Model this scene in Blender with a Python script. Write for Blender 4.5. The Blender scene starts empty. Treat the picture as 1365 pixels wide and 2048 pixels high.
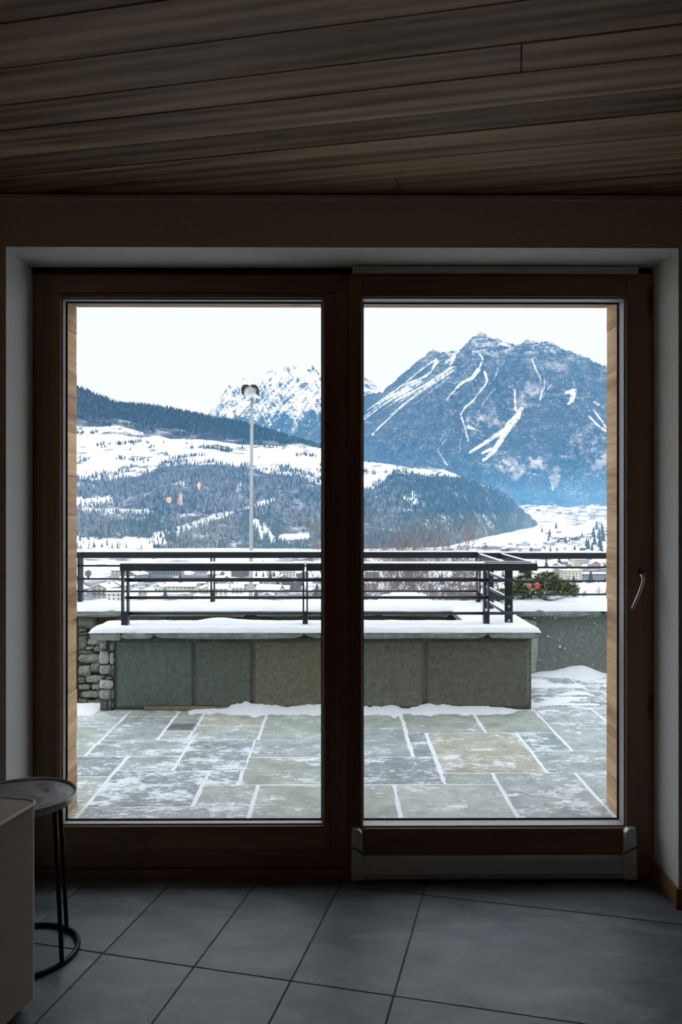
import bpy, bmesh, math, random
import numpy as np
from math import sin, cos, pi, radians, sqrt
from mathutils import Vector, Matrix

SC = bpy.context.scene
COL = SC.collection
random.seed(7)
RNG = np.random.default_rng(11)

# ------------------------------------------------------------------ camera, sky, exposure
EYE = 1.36
YAW = radians(0.35)
F = 28.0 / 36.0 * 2048
HOR = 1016.0
cam_d = bpy.data.cameras.new('camera')
cam_d.lens = 28.0
cam_d.sensor_width = 36.0
cam_d.sensor_fit = 'AUTO'
cam_d.shift_y = -(1024.0 - HOR) / 2048.0
cam_d.clip_start = 0.05
cam_d.clip_end = 60000
cam = bpy.data.objects.new('camera', cam_d)
cam.location = (0, 0, EYE)
cam.rotation_euler = (radians(90), 0, -YAW)
COL.objects.link(cam)
SC.camera = cam

world = bpy.data.worlds.new('overcast_sky')
SC.world = world
world.use_nodes = True
wn, wl = world.node_tree.nodes, world.node_tree.links
wn.clear()
wo = wn.new('ShaderNodeOutputWorld')
wb = wn.new('ShaderNodeBackground')
wg = wn.new('ShaderNodeTexCoord')
ws = wn.new('ShaderNodeSeparateXYZ')
wr = wn.new('ShaderNodeValToRGB')
wl.new(wg.outputs['Generated'], ws.inputs[0])
wl.new(ws.outputs['Z'], wr.inputs[0])
wr.color_ramp.elements[0].position = 0.0
wr.color_ramp.elements[0].color = (0.605, 0.622, 0.645, 1)
wr.color_ramp.elements[1].position = 1.0
wr.color_ramp.elements[1].color = (1.44, 1.57, 1.74, 1)
e = wr.color_ramp.elements.new(0.25)
e.color = (0.63, 0.655, 0.69, 1)
wl.new(wr.outputs[0], wb.inputs[0])
wb.inputs[1].default_value = 1.06
wl.new(wb.outputs[0], wo.inputs[0])

SC.view_settings.view_transform = 'Standard'
SC.view_settings.look = 'None'
SC.view_settings.exposure = 0.62
SC.view_settings.gamma = 1.0
SC.view_settings.use_curve_mapping = False
SC.cycles.volume_bounces = 1
SC.cycles.max_bounces = 10
SC.cycles.diffuse_bounces = 5
SC.cycles.transparent_max_bounces = 24


def at(px, py, Y):
    """A point of the photograph (1365x2048) at room depth Y, in metres."""
    u = (px - 682.5) / F
    v = -(py - HOR) / F
    dx = u * cos(YAW) + sin(YAW)
    dy = cos(YAW) - u * sin(YAW)
    t = Y / dy
    return (t * dx, Y, EYE + t * v)


def ground(px, py, z):
    u = (px - 682.5) / F
    v = -(py - HOR) / F
    t = (z - EYE) / v
    return (t * (u * cos(YAW) + sin(YAW)), t * (cos(YAW) - u * sin(YAW)), z)


def AX(px, Y):
    return at(px, 1000, Y)[0]


def AZ(py, Y):
    return at(682.5, py, Y)[2]


# ------------------------------------------------------------------ noise
def _h(ix, iy, seed):
    n = (ix.astype(np.int64) * 374761393 + iy.astype(np.int64) * 668265263 + seed * 974711) & 0x7fffffff
    n = ((n ^ (n >> 13)) * 1274126177) & 0x7fffffff
    n = n ^ (n >> 16)
    return (n & 0xffff) / 65535.0


def vnoise(x, y, seed=0):
    x = np.asarray(x, float); y = np.asarray(y, float)
    ix = np.floor(x); iy = np.floor(y)
    fx = x - ix; fy = y - iy
    fx = fx * fx * (3 - 2 * fx); fy = fy * fy * (3 - 2 * fy)
    a = _h(ix, iy, seed); b = _h(ix + 1, iy, seed)
    c = _h(ix, iy + 1, seed); d = _h(ix + 1, iy + 1, seed)
    return (a * (1 - fx) + b * fx) * (1 - fy) + (c * (1 - fx) + d * fx) * fy


def fbm(x, y, seed=0, octs=4):
    s = 0; amp = 0.5; tot = 0
    for k in range(octs):
        s = s + amp * vnoise(np.asarray(x) * 2 ** k, np.asarray(y) * 2 ** k, seed + k * 17)
        tot += amp; amp *= 0.5
    return s / tot


# ------------------------------------------------------------------ materials
class G:
    def __init__(self, name):
        self.m = bpy.data.materials.new(name)
        self.m.use_nodes = True
        self.t = self.m.node_tree
        self.t.nodes.clear()
        self.out = self.n('ShaderNodeOutputMaterial')

    def n(self, kind, **kw):
        nd = self.t.nodes.new(kind)
        for k, v in kw.items():
            if hasattr(nd, k):
                setattr(nd, k, v)
            else:
                nd.inputs[k].default_value = v
        return nd

    def l(self, a, b):
        self.t.links.new(a, b)

    def bsdf(self, rough=0.6, metal=0.0, spec=0.4):
        b = self.n('ShaderNodeBsdfPrincipled')
        b.inputs['Roughness'].default_value = rough
        b.inputs['Metallic'].default_value = metal
        b.inputs['Specular IOR Level'].default_value = spec
        self.l(b.outputs[0], self.out.inputs[0])
        self.b = b
        return b

    def noise(self, vec, scale, detail=4, rough=0.55, dist=0.0):
        nd = self.n('ShaderNodeTexNoise')
        nd.inputs['Scale'].default_value = scale
        nd.inputs['Detail'].default_value = detail
        nd.inputs['Roughness'].default_value = rough
        nd.inputs['Distortion'].default_value = dist
        if vec is not None:
            self.l(vec, nd.inputs['Vector'])
        return nd.outputs['Fac']

    def ramp(self, fac, stops):
        r = self.n('ShaderNodeValToRGB')
        els = r.color_ramp.elements
        while len(els) < len(stops):
            els.new(0.5)
        for e, (p, c) in zip(els, stops):
            e.position = p
            e.color = (c[0], c[1], c[2], 1) if hasattr(c, '__len__') else (c, c, c, 1)
        self.l(fac, r.inputs[0])
        return r.outputs[0]

    def mix(self, a, b, fac, mode='MIX'):
        m = self.n('ShaderNodeMix', data_type='RGBA', blend_type=mode)
        for i, v in ((0, fac), (6, a), (7, b)):
            sock = m.inputs[i]
            if hasattr(v, 'is_output'):
                self.l(v, sock)
            elif hasattr(v, '__len__'):
                sock.default_value = (v[0], v[1], v[2], 1)
            else:
                sock.default_value = v if i == 0 else (v, v, v, 1)
        return m.outputs[2]

    def math(self, op, a, b=0.0, c=None):
        m = self.n('ShaderNodeMath', operation=op)
        for i, v in enumerate((a, b) if c is None else (a, b, c)):
            if hasattr(v, 'is_output'):
                self.l(v, m.inputs[i])
            else:
                m.inputs[i].default_value = v
        return m.outputs[0]

    def map(self, vec, scale=(1, 1, 1), rot=(0, 0, 0), loc=(0, 0, 0)):
        mp = self.n('ShaderNodeMapping')
        mp.inputs['Scale'].default_value = scale
        mp.inputs['Rotation'].default_value = rot
        mp.inputs['Location'].default_value = loc
        self.l(vec, mp.inputs[0])
        return mp.outputs[0]

    def pos(self):
        return self.n('ShaderNodeNewGeometry').outputs['Position']

    def bump(self, h, strength=0.3, dist=0.01):
        b = self.n('ShaderNodeBump')
        b.inputs['Strength'].default_value = strength
        b.inputs['Distance'].default_value = dist
        self.l(h, b.inputs['Height'])
        self.l(b.outputs[0], self.b.inputs['Normal'])


def plain(name, col, rough=0.5, metal=0.0, spec=0.4, var=0.12, scale=30, bump=0.0):
    g = G(name); g.bsdf(rough, metal, spec)
    n = g.noise(g.pos(), scale, 4)
    c = g.ramp(n, [(0.3, [x * (1 - var) for x in col]), (0.7, [min(1, x * (1 + var)) for x in col])])
    g.l(c, g.b.inputs['Base Color'])
    if bump:
        g.bump(n, bump, 0.002)
    return g.m


def wood(name, dark, light, grain='x', rot=0.0, rough=0.55, tint=0.25, scale=1.0):
    """Oak-like grain running along an axis of the room; every board gets its own offset and tone."""
    g = G(name); g.bsdf(rough, 0, 0.3)
    oi = g.n('ShaderNodeObjectInfo')
    cmb = g.n('ShaderNodeCombineXYZ')
    r1 = g.math('MULTIPLY', oi.outputs['Random'], 37.0)
    for i in range(3):
        g.l(g.math('MULTIPLY', r1, (1.0, 1.7, 2.3)[i]), cmb.inputs[i])
    va = g.n('ShaderNodeVectorMath', operation='ADD')
    g.l(g.map(g.pos(), rot=(0, 0, rot)), va.inputs[0]); g.l(cmb.outputs[0], va.inputs[1])
    s = {'x': (0.9, 14, 14), 'y': (14, 0.9, 14), 'z': (14, 14, 0.9)}[grain]
    s = tuple(k * scale for k in s)
    v = g.map(va.outputs[0], scale=s)
    n1 = g.noise(v, 1.0, 5, 0.6, 1.2)
    n2 = g.noise(v, 5.0, 3, 0.6, 0.3)
    wv = g.n('ShaderNodeTexWave', wave_type='BANDS', bands_direction='Y' if grain != 'y' else 'X')
    wv.inputs['Scale'].default_value = 0.55
    wv.inputs['Distortion'].default_value = 7.0
    wv.inputs['Detail'].default_value = 2.0
    wv.inputs['Detail Scale'].default_value = 0.8
    g.l(v, wv.inputs[0])
    big = g.noise(g.map(v, scale=(0.45, 0.22, 0.22)), 1.0, 3, 0.6, 0.8)
    f = g.math('ADD', g.math('ADD', g.math('MULTIPLY', n1, 0.42), g.math('MULTIPLY', big, 0.36)), g.math('ADD', g.math('MULTIPLY', n2, 0.14), g.math('MULTIPLY', wv.outputs['Fac'], 0.08)))
    c = g.ramp(f, [(0.36, dark), (0.64, light)])
    hs = g.n('ShaderNodeHueSaturation')
    g.l(c, hs.inputs['Color'])
    g.l(g.math('ADD', g.math('MULTIPLY', oi.outputs['Random'], 2 * tint), 1 - tint), hs.inputs['Value'])
    # dark knots
    kn = g.n('ShaderNodeTexVoronoi'); kn.inputs['Scale'].default_value = 1.0
    ks = {'x': (1.6, 7, 7), 'y': (7, 1.6, 7), 'z': (7, 7, 1.6)}[grain]
    g.l(g.map(va.outputs[0], scale=ks), kn.inputs['Vector'])
    km = g.ramp(kn.outputs['Distance'], [(0.05, 1.0), (0.12, 0.0)])
    g.l(g.mix(hs.outputs[0], [x * 0.4 for x in dark], g.math('MULTIPLY', km, 0.8)), g.b.inputs['Base Color'])
    g.bump(f, 0.25, 0.004)
    return g.m


def stone(name, scale=14, contrast=0.35, bump=0.6, frost=False, rough=0.75, fine=120):
    """Natural stone in the object's own colour; the object's colour alpha is how much frost lies on it."""
    g = G(name); g.bsdf(rough, 0, 0.35)
    oi = g.n('ShaderNodeObjectInfo')
    p = g.pos()
    a = g.noise(p, scale, 6, 0.65, 0.4)
    b = g.noise(p, fine, 3, 0.7)
    f = g.math('ADD', g.math('MULTIPLY', a, 0.65), g.math('MULTIPLY', b, 0.35))
    k = g.ramp(f, [(0.33, 1 - contrast), (0.68, 1 + contrast)])
    c = g.mix(oi.outputs['Color'], k, 1.0, 'MULTIPLY')
    big = g.noise(p, 2.2, 3)
    c = g.mix(c, (0.20, 0.15, 0.085), g.ramp(big, [(0.56, 0.0), (0.74, 0.40)]))
    if frost:
        st = g.map(p, scale=(24, 42, 24))
        fn = g.noise(st, 1.0, 6, 0.72, 0.3)
        blot = g.noise(g.map(p, scale=(1, 1.8, 1)), 4.0, 4, 0.6)
        lim = g.math('SUBTRACT', 0.695, g.math('ADD', g.math('MULTIPLY', oi.outputs['Alpha'], 0.20), g.math('MULTIPLY', g.math('SUBTRACT', blot, 0.5), 0.75)))
        m = g.n('ShaderNodeMapRange')
        g.l(g.math('SUBTRACT', fn, lim), m.inputs[0])
        m.inputs[1].default_value = -0.05; m.inputs[2].default_value = 0.10
        c = g.mix(c, (0.80, 0.85, 0.88), m.outputs[0])
    g.l(c, g.b.inputs['Base Color'])
    g.bump(f, bump, 0.012)
    return g.m


def snow_mat(name, col=(0.90, 0.92, 0.945), dirt=0.0, scale=40):
    g = G(name); g.bsdf(0.85, 0, 0.15)
    n = g.noise(g.pos(), scale, 5, 0.6)
    c = g.ramp(n, [(0.25, [x * (0.95 - dirt) for x in col]), (0.6, col)])
    g.l(c, g.b.inputs['Base Color'])
    g.bump(n, 0.35, 0.02)
    return g.m


M = {}
M['ceiling_wood'] = wood('ceiling_oak', (0.10, 0.064, 0.038), (0.74, 0.53, 0.335), 'x', radians(12.5), 0.6, 0.30, 0.8)
M['frame_x'] = wood('frame_oak_rails', (0.15, 0.096, 0.062), (0.34, 0.218, 0.142), 'x', 0, 0.45, 0.05)
M['frame_z'] = wood('frame_oak_stiles', (0.15, 0.096, 0.062), (0.34, 0.218, 0.142), 'z', 0, 0.45, 0.05)
M['jamb_wood'] = wood('weathered_jamb_board', (0.32, 0.175, 0.09), (0.84, 0.57, 0.34), 'y', 0, 0.8, 0.12)
M['soffit_wood'] = wood('weathered_soffit_board', (0.30, 0.20, 0.13), (0.60, 0.43, 0.29), 'x', 0, 0.8, 0.12)
M['base_wood'] = wood('baseboard_oak', (0.20, 0.12, 0.06), (0.36, 0.23, 0.12), 'y', 0, 0.5, 0.05)
M['plaster'] = plain('white_plaster', (0.82, 0.84, 0.81), 0.9, 0, 0.2, 0.04, 60, 0.15)
M['dark_wall'] = plain('dark_room_plaster', (0.30, 0.24, 0.20), 0.9, 0, 0.2, 0.08, 40, 0.1)
M['facade'] = plain('facade_render', (0.50, 0.48, 0.44), 0.9, 0, 0.2, 0.1, 20, 0.3)
M['alu'] = plain('satin_aluminium', (0.56, 0.58, 0.59), 0.45, 0.4, 0.5, 0.04, 80)
M['alu_bead'] = plain('pale_glazing_bead', (0.50, 0.51, 0.50), 0.4, 0.1, 0.5, 0.05, 80)
M['gasket'] = plain('black_gasket', (0.012, 0.012, 0.014), 0.6)
M['chrome'] = plain('brushed_steel', (0.75, 0.76, 0.75), 0.28, 0.9, 0.5, 0.03, 90)
M['grey_metal'] = plain('grey_rosette', (0.14, 0.14, 0.14), 0.5, 0.5)
M['rail_metal'] = plain('anthracite_paint', (0.022, 0.026, 0.032), 0.42, 0.2, 0.5, 0.15, 60)
M['bolt'] = plain('zinc_bolt', (0.6, 0.62, 0.63), 0.4, 0.8)
M['black_steel'] = plain('black_steel', (0.012, 0.012, 0.013), 0.5, 0.3, 0.4)
M['slab'] = stone('frosted_paving_stone', 9, 0.35, 0.35, True, 0.6, 90)
M['panel'] = stone('split_stone_panel', 30, 0.42, 0.9, False, 0.8, 160)
M['rubble'] = stone('rubble_stone', 16, 0.45, 1.0, False, 0.85, 110)
M['mortar'] = plain('dark_mortar', (0.075, 0.07, 0.06), 0.95, 0, 0.2, 0.3, 30, 0.5)
M['pale_joint'] = plain('pale_lime_joint', (0.36, 0.36, 0.31), 0.95, 0, 0.2, 0.2, 50, 0.4)
M['snow'] = snow_mat('fresh_snow')
M['snow_joint'] = snow_mat('snow_in_joints', (0.85, 0.88, 0.91), 0.08, 60)
M['galv'] = plain('galvanised_steel', (0.36, 0.39, 0.38), 0.55, 0.35, 0.4, 0.2, 25)
M['lamp_black'] = plain('black_lamp_housing', (0.015, 0.017, 0.02), 0.5)
M['lamp_white'] = plain('white_lamp_cap', (0.72, 0.75, 0.74), 0.5)


def floor_tile_mat():
    g = G('slate_look_tile'); g.bsdf(0.42, 0, 0.45)
    oi = g.n('ShaderNodeObjectInfo')
    p = g.pos()
    cmb = g.n('ShaderNodeCombineXYZ')
    g.l(g.math('MULTIPLY', oi.outputs['Random'], 40), cmb.inputs[0]); g.l(g.math('MULTIPLY', oi.outputs['Random'], 23), cmb.inputs[1])
    va = g.n('ShaderNodeVectorMath', operation='ADD'); g.l(p, va.inputs[0]); g.l(cmb.outputs[0], va.inputs[1])
    a = g.noise(g.map(va.outputs[0], scale=(2.2, 5, 3), rot=(0, 0, 0.5)), 1.6, 6, 0.62, 0.7)
    b = g.noise(va.outputs[0], 60, 3)
    f = g.math('ADD', g.math('MULTIPLY', a, 0.75), g.math('MULTIPLY', b, 0.25))
    c = g.ramp(f, [(0.30, (0.075, 0.098, 0.112)), (0.5, (0.150, 0.186, 0.205)), (0.66, (0.255, 0.285, 0.30)), (0.76, (0.33, 0.36, 0.37))])
    hs = g.n('ShaderNodeHueSaturation'); g.l(c, hs.inputs['Color'])
    g.l(g.math('ADD', g.math('MULTIPLY', oi.outputs['Random'], 0.22), 0.89), hs.inputs['Value'])
    g.l(hs.outputs[0], g.b.inputs['Base Color'])
    g.l(g.ramp(b, [(0.3, 0.36), (0.7, 0.52)]), g.b.inputs['Roughness'])
    g.bump(f, 0.12, 0.004)
    return g.m


M['tile'] = floor_tile_mat()
M['grout'] = plain('dark_grout', (0.105, 0.115, 0.12), 0.9)


def fabric_mat(name, col, scale=500):
    g = G(name); g.bsdf(0.95, 0, 0.1)
    n = g.noise(g.pos(), scale, 2)
    big = g.noise(g.pos(), 5, 3)
    f = g.math('ADD', g.math('MULTIPLY', n, 0.6), g.math('MULTIPLY', big, 0.4))
    g.l(g.ramp(f, [(0.3, [x * 0.85 for x in col]), (0.7, [x * 1.1 for x in col])]), g.b.inputs['Base Color'])
    g.b.inputs['Sheen Weight'].default_value = 0.3
    g.bump(n, 0.3, 0.002)
    return g.m


M['beige_fabric'] = fabric_mat('beige_upholstery', (0.46, 0.40, 0.33))
M['piping'] = fabric_mat('rim_lit_piping', (0.86, 0.85, 0.80), 900)  # colour lightened to carry the window's rim light along the edge


def table_mat():
    g = G('mottled_pewter'); g.bsdf(0.45, 0.3, 0.5)
    n = g.noise(g.pos(), 18, 6, 0.65, 0.6)
    g.l(g.ramp(n, [(0.3, (0.12, 0.12, 0.12)), (0.55, (0.30, 0.30, 0.295)), (0.75, (0.52, 0.51, 0.49))]), g.b.inputs['Base Color'])
    g.l(g.ramp(n, [(0.3, 0.28), (0.7, 0.5)]), g.b.inputs['Roughness'])
    g.bump(n, 0.15, 0.003)
    return g.m


M['table_top'] = table_mat()
M['rim'] = plain('worn_steel_rim', (0.5, 0.5, 0.49), 0.3, 0.85, 0.5, 0.1, 60)


def glass_mat(name, tint=(0.98, 0.98, 0.98)):
    g = G(name)
    tr = g.n('ShaderNodeBsdfTransparent'); tr.inputs[0].default_value = (*tint, 1)
    gl = g.n('ShaderNodeBsdfGlossy'); gl.inputs['Roughness'].default_value = 0.0
    fr = g.n('ShaderNodeFresnel'); fr.inputs['IOR'].default_value = 1.45
    geo = g.n('ShaderNodeNewGeometry')
    fac = g.math('MULTIPLY', fr.outputs[0], g.math('SUBTRACT', 1.0, geo.outputs['Backfacing']))
    mx = g.n('ShaderNodeMixShader')
    g.l(fac, mx.inputs[0]); g.l(tr.outputs[0], mx.inputs[1]); g.l(gl.outputs[0], mx.inputs[2])
    g.l(mx.outputs[0], g.out.inputs[0])
    return g.m


M['glass'] = glass_mat('window_glass')
M['bulb_glass'] = glass_mat('bulb_glass', (0.98, 0.94, 0.86))


def emit_mat(name, col, s):
    g = G(name)
    e = g.n('ShaderNodeEmission'); e.inputs[0].default_value = (*col, 1); e.inputs[1].default_value = s
    g.l(e.outputs[0], g.out.inputs[0])
    return g.m


M['filament'] = emit_mat('glowing_filament', (1.0, 0.36, 0.10), 38)


def colored(name, rough=0.8, noise=0.2, scale=3.0):
    """Takes the object's own colour."""
    g = G(name); g.bsdf(rough, 0, 0.2)
    oi = g.n('ShaderNodeObjectInfo')
    k = g.ramp(g.noise(g.pos(), scale, 3), [(0.3, 1 - noise), (0.7, 1 + noise)])
    g.l(g.mix(oi.outputs['Color'], k, 1.0, 'MULTIPLY'), g.b.inputs['Base Color'])
    return g.m


M['house_wall'] = colored('painted_house_wall', 0.85, 0.08, 0.4)
M['roof_edge'] = plain('dark_eaves', (0.10, 0.075, 0.06), 0.8)
M['roof_snow'] = snow_mat('roof_snow', (0.88, 0.90, 0.93), 0.05, 0.3)
M['house_window'] = plain('dark_window', (0.045, 0.05, 0.06), 0.3)
M['conifer'] = colored('conifer_needles', 0.9, 0.35, 0.6)


def attr_mat(name, attr='tone', rough=0.9):
    g = G(name); g.bsdf(rough, 0, 0.1)
    a = g.n('ShaderNodeAttribute', attribute_name=attr)
    g.l(a.outputs['Color'], g.b.inputs['Base Color'])
    return g.m


M['forest'] = attr_mat('forest_needles')
M['needles'] = attr_mat('shrub_needles')
M['twig'] = plain('bare_twig_bark', (0.24, 0.21, 0.20), 0.9, 0, 0.2, 0.3, 8)

# ------------------------------------------------------------------ object helpers
ORIGIN = {}


class MB:
    def __init__(self):
        self.v = []; self.f = []; self.mi = []

    def add(self, verts, faces, mi=0):
        o = len(self.v)
        self.v += [tuple(p) for p in verts]
        self.f += [tuple(i + o for i in f) for f in faces]
        self.mi += [mi] * len(faces)

    def box(self, x0, x1, y0, y1, z0, z1, mi=0):
        self.add([(x0, y0, z0), (x1, y0, z0), (x1, y1, z0), (x0, y1, z0), (x0, y0, z1), (x1, y0, z1), (x1, y1, z1), (x0, y1, z1)],
                 [(0, 3, 2, 1), (4, 5, 6, 7), (0, 1, 5, 4), (1, 2, 6, 5), (2, 3, 7, 6), (3, 0, 4, 7)], mi)

    def tube(self, pts, r, n=8, caps=True, mi=0, closed=False):
        pts = [Vector(p) for p in pts]
        N = len(pts)
        rs = r if hasattr(r, '__len__') else [r] * N
        rings = []
        up0 = None
        for i, p in enumerate(pts):
            if closed:
                d = pts[(i + 1) % N] - pts[i - 1]
            else:
                d = pts[min(i + 1, N - 1)] - pts[max(i - 1, 0)]
            d.normalize()
            if up0 is None:
                up0 = Vector((0, 0, 1)) if abs(d.z) < 0.9 else Vector((1, 0, 0))
            a = up0 - d * up0.dot(d)
            if a.length < 1e-6:
                a = d.orthogonal()
            a.normalize()
            up0 = a
            b = d.cross(a)
            rings.append([p + (a * cos(2 * pi * k / n) + b * sin(2 * pi * k / n)) * rs[i] for k in range(n)])
        vs = [q for rg in rings for q in rg]
        fs = []
        for i in range(N if closed else N - 1):
            j = (i + 1) % N
            for k in range(n):
                l = (k + 1) % n
                fs.append((i * n + k, i * n + l, j * n + l, j * n + k))
        if caps and not closed:
            fs.append(tuple(reversed(range(n))))
            fs.append(tuple((N - 1) * n + k for k in range(n)))
        self.add(vs, fs, mi)

    def lathe(self, prof, c=(0, 0, 0), n=24, mi=0):
        vs = []
        for r, z in prof:
            for k in range(n):
                a = 2 * pi * k / n
                vs.append((c[0] + r * cos(a), c[1] + r * sin(a), c[2] + z))
        fs = []
        for i in range(len(prof) - 1):
            for k in range(n):
                l = (k + 1) % n
                fs.append((i * n + k, i * n + l, (i + 1) * n + l, (i + 1) * n + k))
        self.add(vs, fs, mi)

    def build(self, name, mats, parent=None, smooth=False, bevel=0.0, seg=2, color=None, world=True):
        off = ORIGIN.get(parent.name, (0, 0, 0)) if (parent is not None and world) else (0, 0, 0)
        me = bpy.data.meshes.new(name)
        me.from_pydata([(p[0] - off[0], p[1] - off[1], p[2] - off[2]) for p in self.v], [], self.f)
        for m in (mats if isinstance(mats, (list, tuple)) else [mats]):
            me.materials.append(m)
        if any(self.mi):
            me.polygons.foreach_set('material_index', self.mi)
        if smooth:
            me.polygons.foreach_set('use_smooth', [True] * len(me.polygons))
        me.update()
        o = bpy.data.objects.new(name, me)
        COL.objects.link(o)
        if parent is not None:
            o.parent = parent
            ORIGIN[o.name] = off
        if bevel:
            b = o.modifiers.new('bevel', 'BEVEL'); b.width = bevel; b.segments = seg; b.limit_method = 'ANGLE'; b.angle_limit = radians(40)
        if color is not None:
            o.color = color
        return o


def tag(o, label=None, cat=None, group=None, kind=None):
    if label: o['label'] = label
    if cat: o['category'] = cat
    if group: o['group'] = group
    if kind: o['kind'] = kind
    return o


def empty(name, loc=(0, 0, 0), rz=0.0, parent=None):
    o = bpy.data.objects.new(name, None)
    o.location = loc; o.rotation_euler = (0, 0, rz)
    o.empty_display_size = 0.1
    COL.objects.link(o)
    ORIGIN[o.name] = tuple(loc)
    if parent is not None:
        o.parent = parent
        po = ORIGIN.get(parent.name, (0, 0, 0))
        o.location = tuple(loc[i] - po[i] for i in range(3))
    return o


def B(name, m, parent, x0, x1, y0, y1, z0, z1, bevel=0.0, color=None):
    b = MB(); b.box(min(x0, x1), max(x0, x1), min(y0, y1), max(y0, y1), min(z0, z1), max(z0, z1))
    return b.build(name, m, parent, bevel=bevel, color=color)


def grid_mesh(name, P, mat, parent=None, attrs=None, smooth=True):
    """P: (rows, cols, 3) array."""
    R, C = P.shape[:2]
    me = bpy.data.meshes.new(name)
    idx = np.arange(R * C).reshape(R, C)
    q = np.stack([idx[:-1, :-1], idx[:-1, 1:], idx[1:, 1:], idx[1:, :-1]], -1).reshape(-1, 4)
    me.vertices.add(R * C)
    me.vertices.foreach_set('co', P.reshape(-1).astype(np.float32))
    me.loops.add(q.size)
    me.loops.foreach_set('vertex_index', q.reshape(-1).astype(np.int32))
    me.polygons.add(len(q))
    me.polygons.foreach_set('loop_start', np.arange(0, q.size, 4).astype(np.int32))
    me.polygons.foreach_set('use_smooth', np.full(len(q), smooth))
    me.update(calc_edges=True)
    for k, a in (attrs or {}).items():
        at_ = me.attributes.new(k, 'FLOAT', 'POINT')
        at_.data.foreach_set('value', np.asarray(a, np.float32).reshape(-1))
    me.materials.append(mat)
    o = bpy.data.objects.new(name, me)
    COL.objects.link(o)
    if parent is not None:
        o.parent = parent
    return o


# ================================================================== THE ROOM
YW, YF = 2.70, 2.93            # inner wall face, door frame face
YB, YO = 3.02, 3.72            # back of the frame, outer face of the facade
XL, XR = AX(12, YW), AX(1358, YW)
ZT = AZ(495, YW)
CEIL = 2.42
OXL, OXR = AX(154, YO), AX(1214, YO)
OZT = AZ(617, YO)
RX0, RX1, RY0 = -3.3, 3.1, -4.6

w = MB()
w.box(RX0, XL, YW, YB, 0, 2.75); w.box(XR, RX1, YW, YB, 0, 2.75); w.box(XL, XR, YW, YB, ZT, 2.75)
wall_front = tag(w.build('wall_front', M['plaster']), 'pale plaster wall around the glazed door', kind='structure')
w = MB()
w.box(-7, OXL - 0.06, YB, YO, -1.2, 3.3); w.box(OXR + 0.06, 7, YB, YO, -1.2, 3.3); w.box(OXL - 0.06, OXR + 0.06, YB, YO, OZT + 0.06, 3.3)
w.box(-7, RX0, YB - 0.3, YB, -1.2, 3.3); w.box(RX1, 7, YB - 0.3, YB, -1.2, 3.3)
facade = tag(w.build('wall_facade', M['facade']), 'thick outer wall lined with weathered boards around the door opening', kind='structure')
# jamb boards, one by one
for side in (0, 1):
    z = -0.035
    while z < OZT - 0.001:
        h = random.choice((0.15, 0.18, 0.2, 0.24, 0.28))
        z1 = min(z + h, OZT)
        if OZT - z1 < 0.05:
            z1 = OZT + 0.057
        pr = random.uniform(0.001, 0.005); fy = random.uniform(-0.002, 0.004)
        if side == 0:
            x0, x1 = OXL - 0.055, OXL + pr - 0.003
        else:
            x0, x1 = OXR + 0.003 - pr, OXR + 0.055
        b = B('jamb_plank', M['jamb_wood'], facade, x0, x1, YB + 0.002, YO + fy, z + 0.0002, z1 - 0.0002, 0.003)
        z = z1
yy = YB + 0.002
for wd in (0.16, 0.19, 0.17, 0.178):
    B('soffit_plank', M['soffit_wood'], facade, OXL + 0.004, OXR - 0.004, yy, min(yy + wd - 0.002, YO + 0.008), OZT + random.uniform(0, 0.004), OZT + 0.055, 0.003)
    yy += wd
for nm, a in (('wall_left', (RX0 - 0.2, RX0, RY0, YB, 0, 2.75)), ('wall_right', (RX1, RX1 + 0.2, RY0, YB, 0, 2.75)), ('wall_back', (RX0 - 0.2, RX1 + 0.2, RY0 - 0.2, RY0, 0, 2.75))):
    tag(B(nm, M['dark_wall'], None, *a), kind='structure')

# floor: slab with diagonal tiles, 0.3 x 0.6 m laid in stacked rows
fl = tag(B('floor', M['grout'], None, RX0 - 0.2, RX1 + 0.2, RY0 - 0.2, YB + 0.3, -0.25, -0.004), 'dark grey stone tile floor laid on the diagonal', kind='structure')
A_F = radians(-14.0)
UX, UY = (cos(A_F), sin(A_F)), (-sin(A_F), cos(A_F))
p0 = ground(788, 1992, 0)          # a corner where the joints cross
p1 = ground(582, 1959, 0)
TW, TL = 0.30, 0.60


def fpt(i, j):
    return (p0[0] + UX[0] * i + UY[0] * j, p0[1] + UX[1] * i + UY[1] * j)


def clip_poly(poly, x0, x1, y0, y1):
    for ax, lim, sg in ((0, x0, 1), (0, x1, -1), (1, y0, 1), (1, y1, -1)):
        out = []
        for k in range(len(poly)):
            a, b = poly[k - 1], poly[k]
            ia, ib = sg * (a[ax] - lim) >= 0, sg * (b[ax] - lim) >= 0
            if ia != ib:
                t = (lim - a[ax]) / (b[ax] - a[ax])
                out.append((a[0] + (b[0] - a[0]) * t, a[1] + (b[1] - a[1]) * t))
            if ib:
                out.append(b)
        poly = out
        if not poly:
            return poly
    return poly


def prism(mb, poly, z0, z1):
    n = len(poly)
    mb.add([(x, y, z0) for x, y in poly] + [(x, y, z1) for x, y in poly],
           [tuple(reversed(range(n))), tuple(range(n, 2 * n))] + [(k, (k + 1) % n, n + (k + 1) % n, n + k) for k in range(n)])


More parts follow.
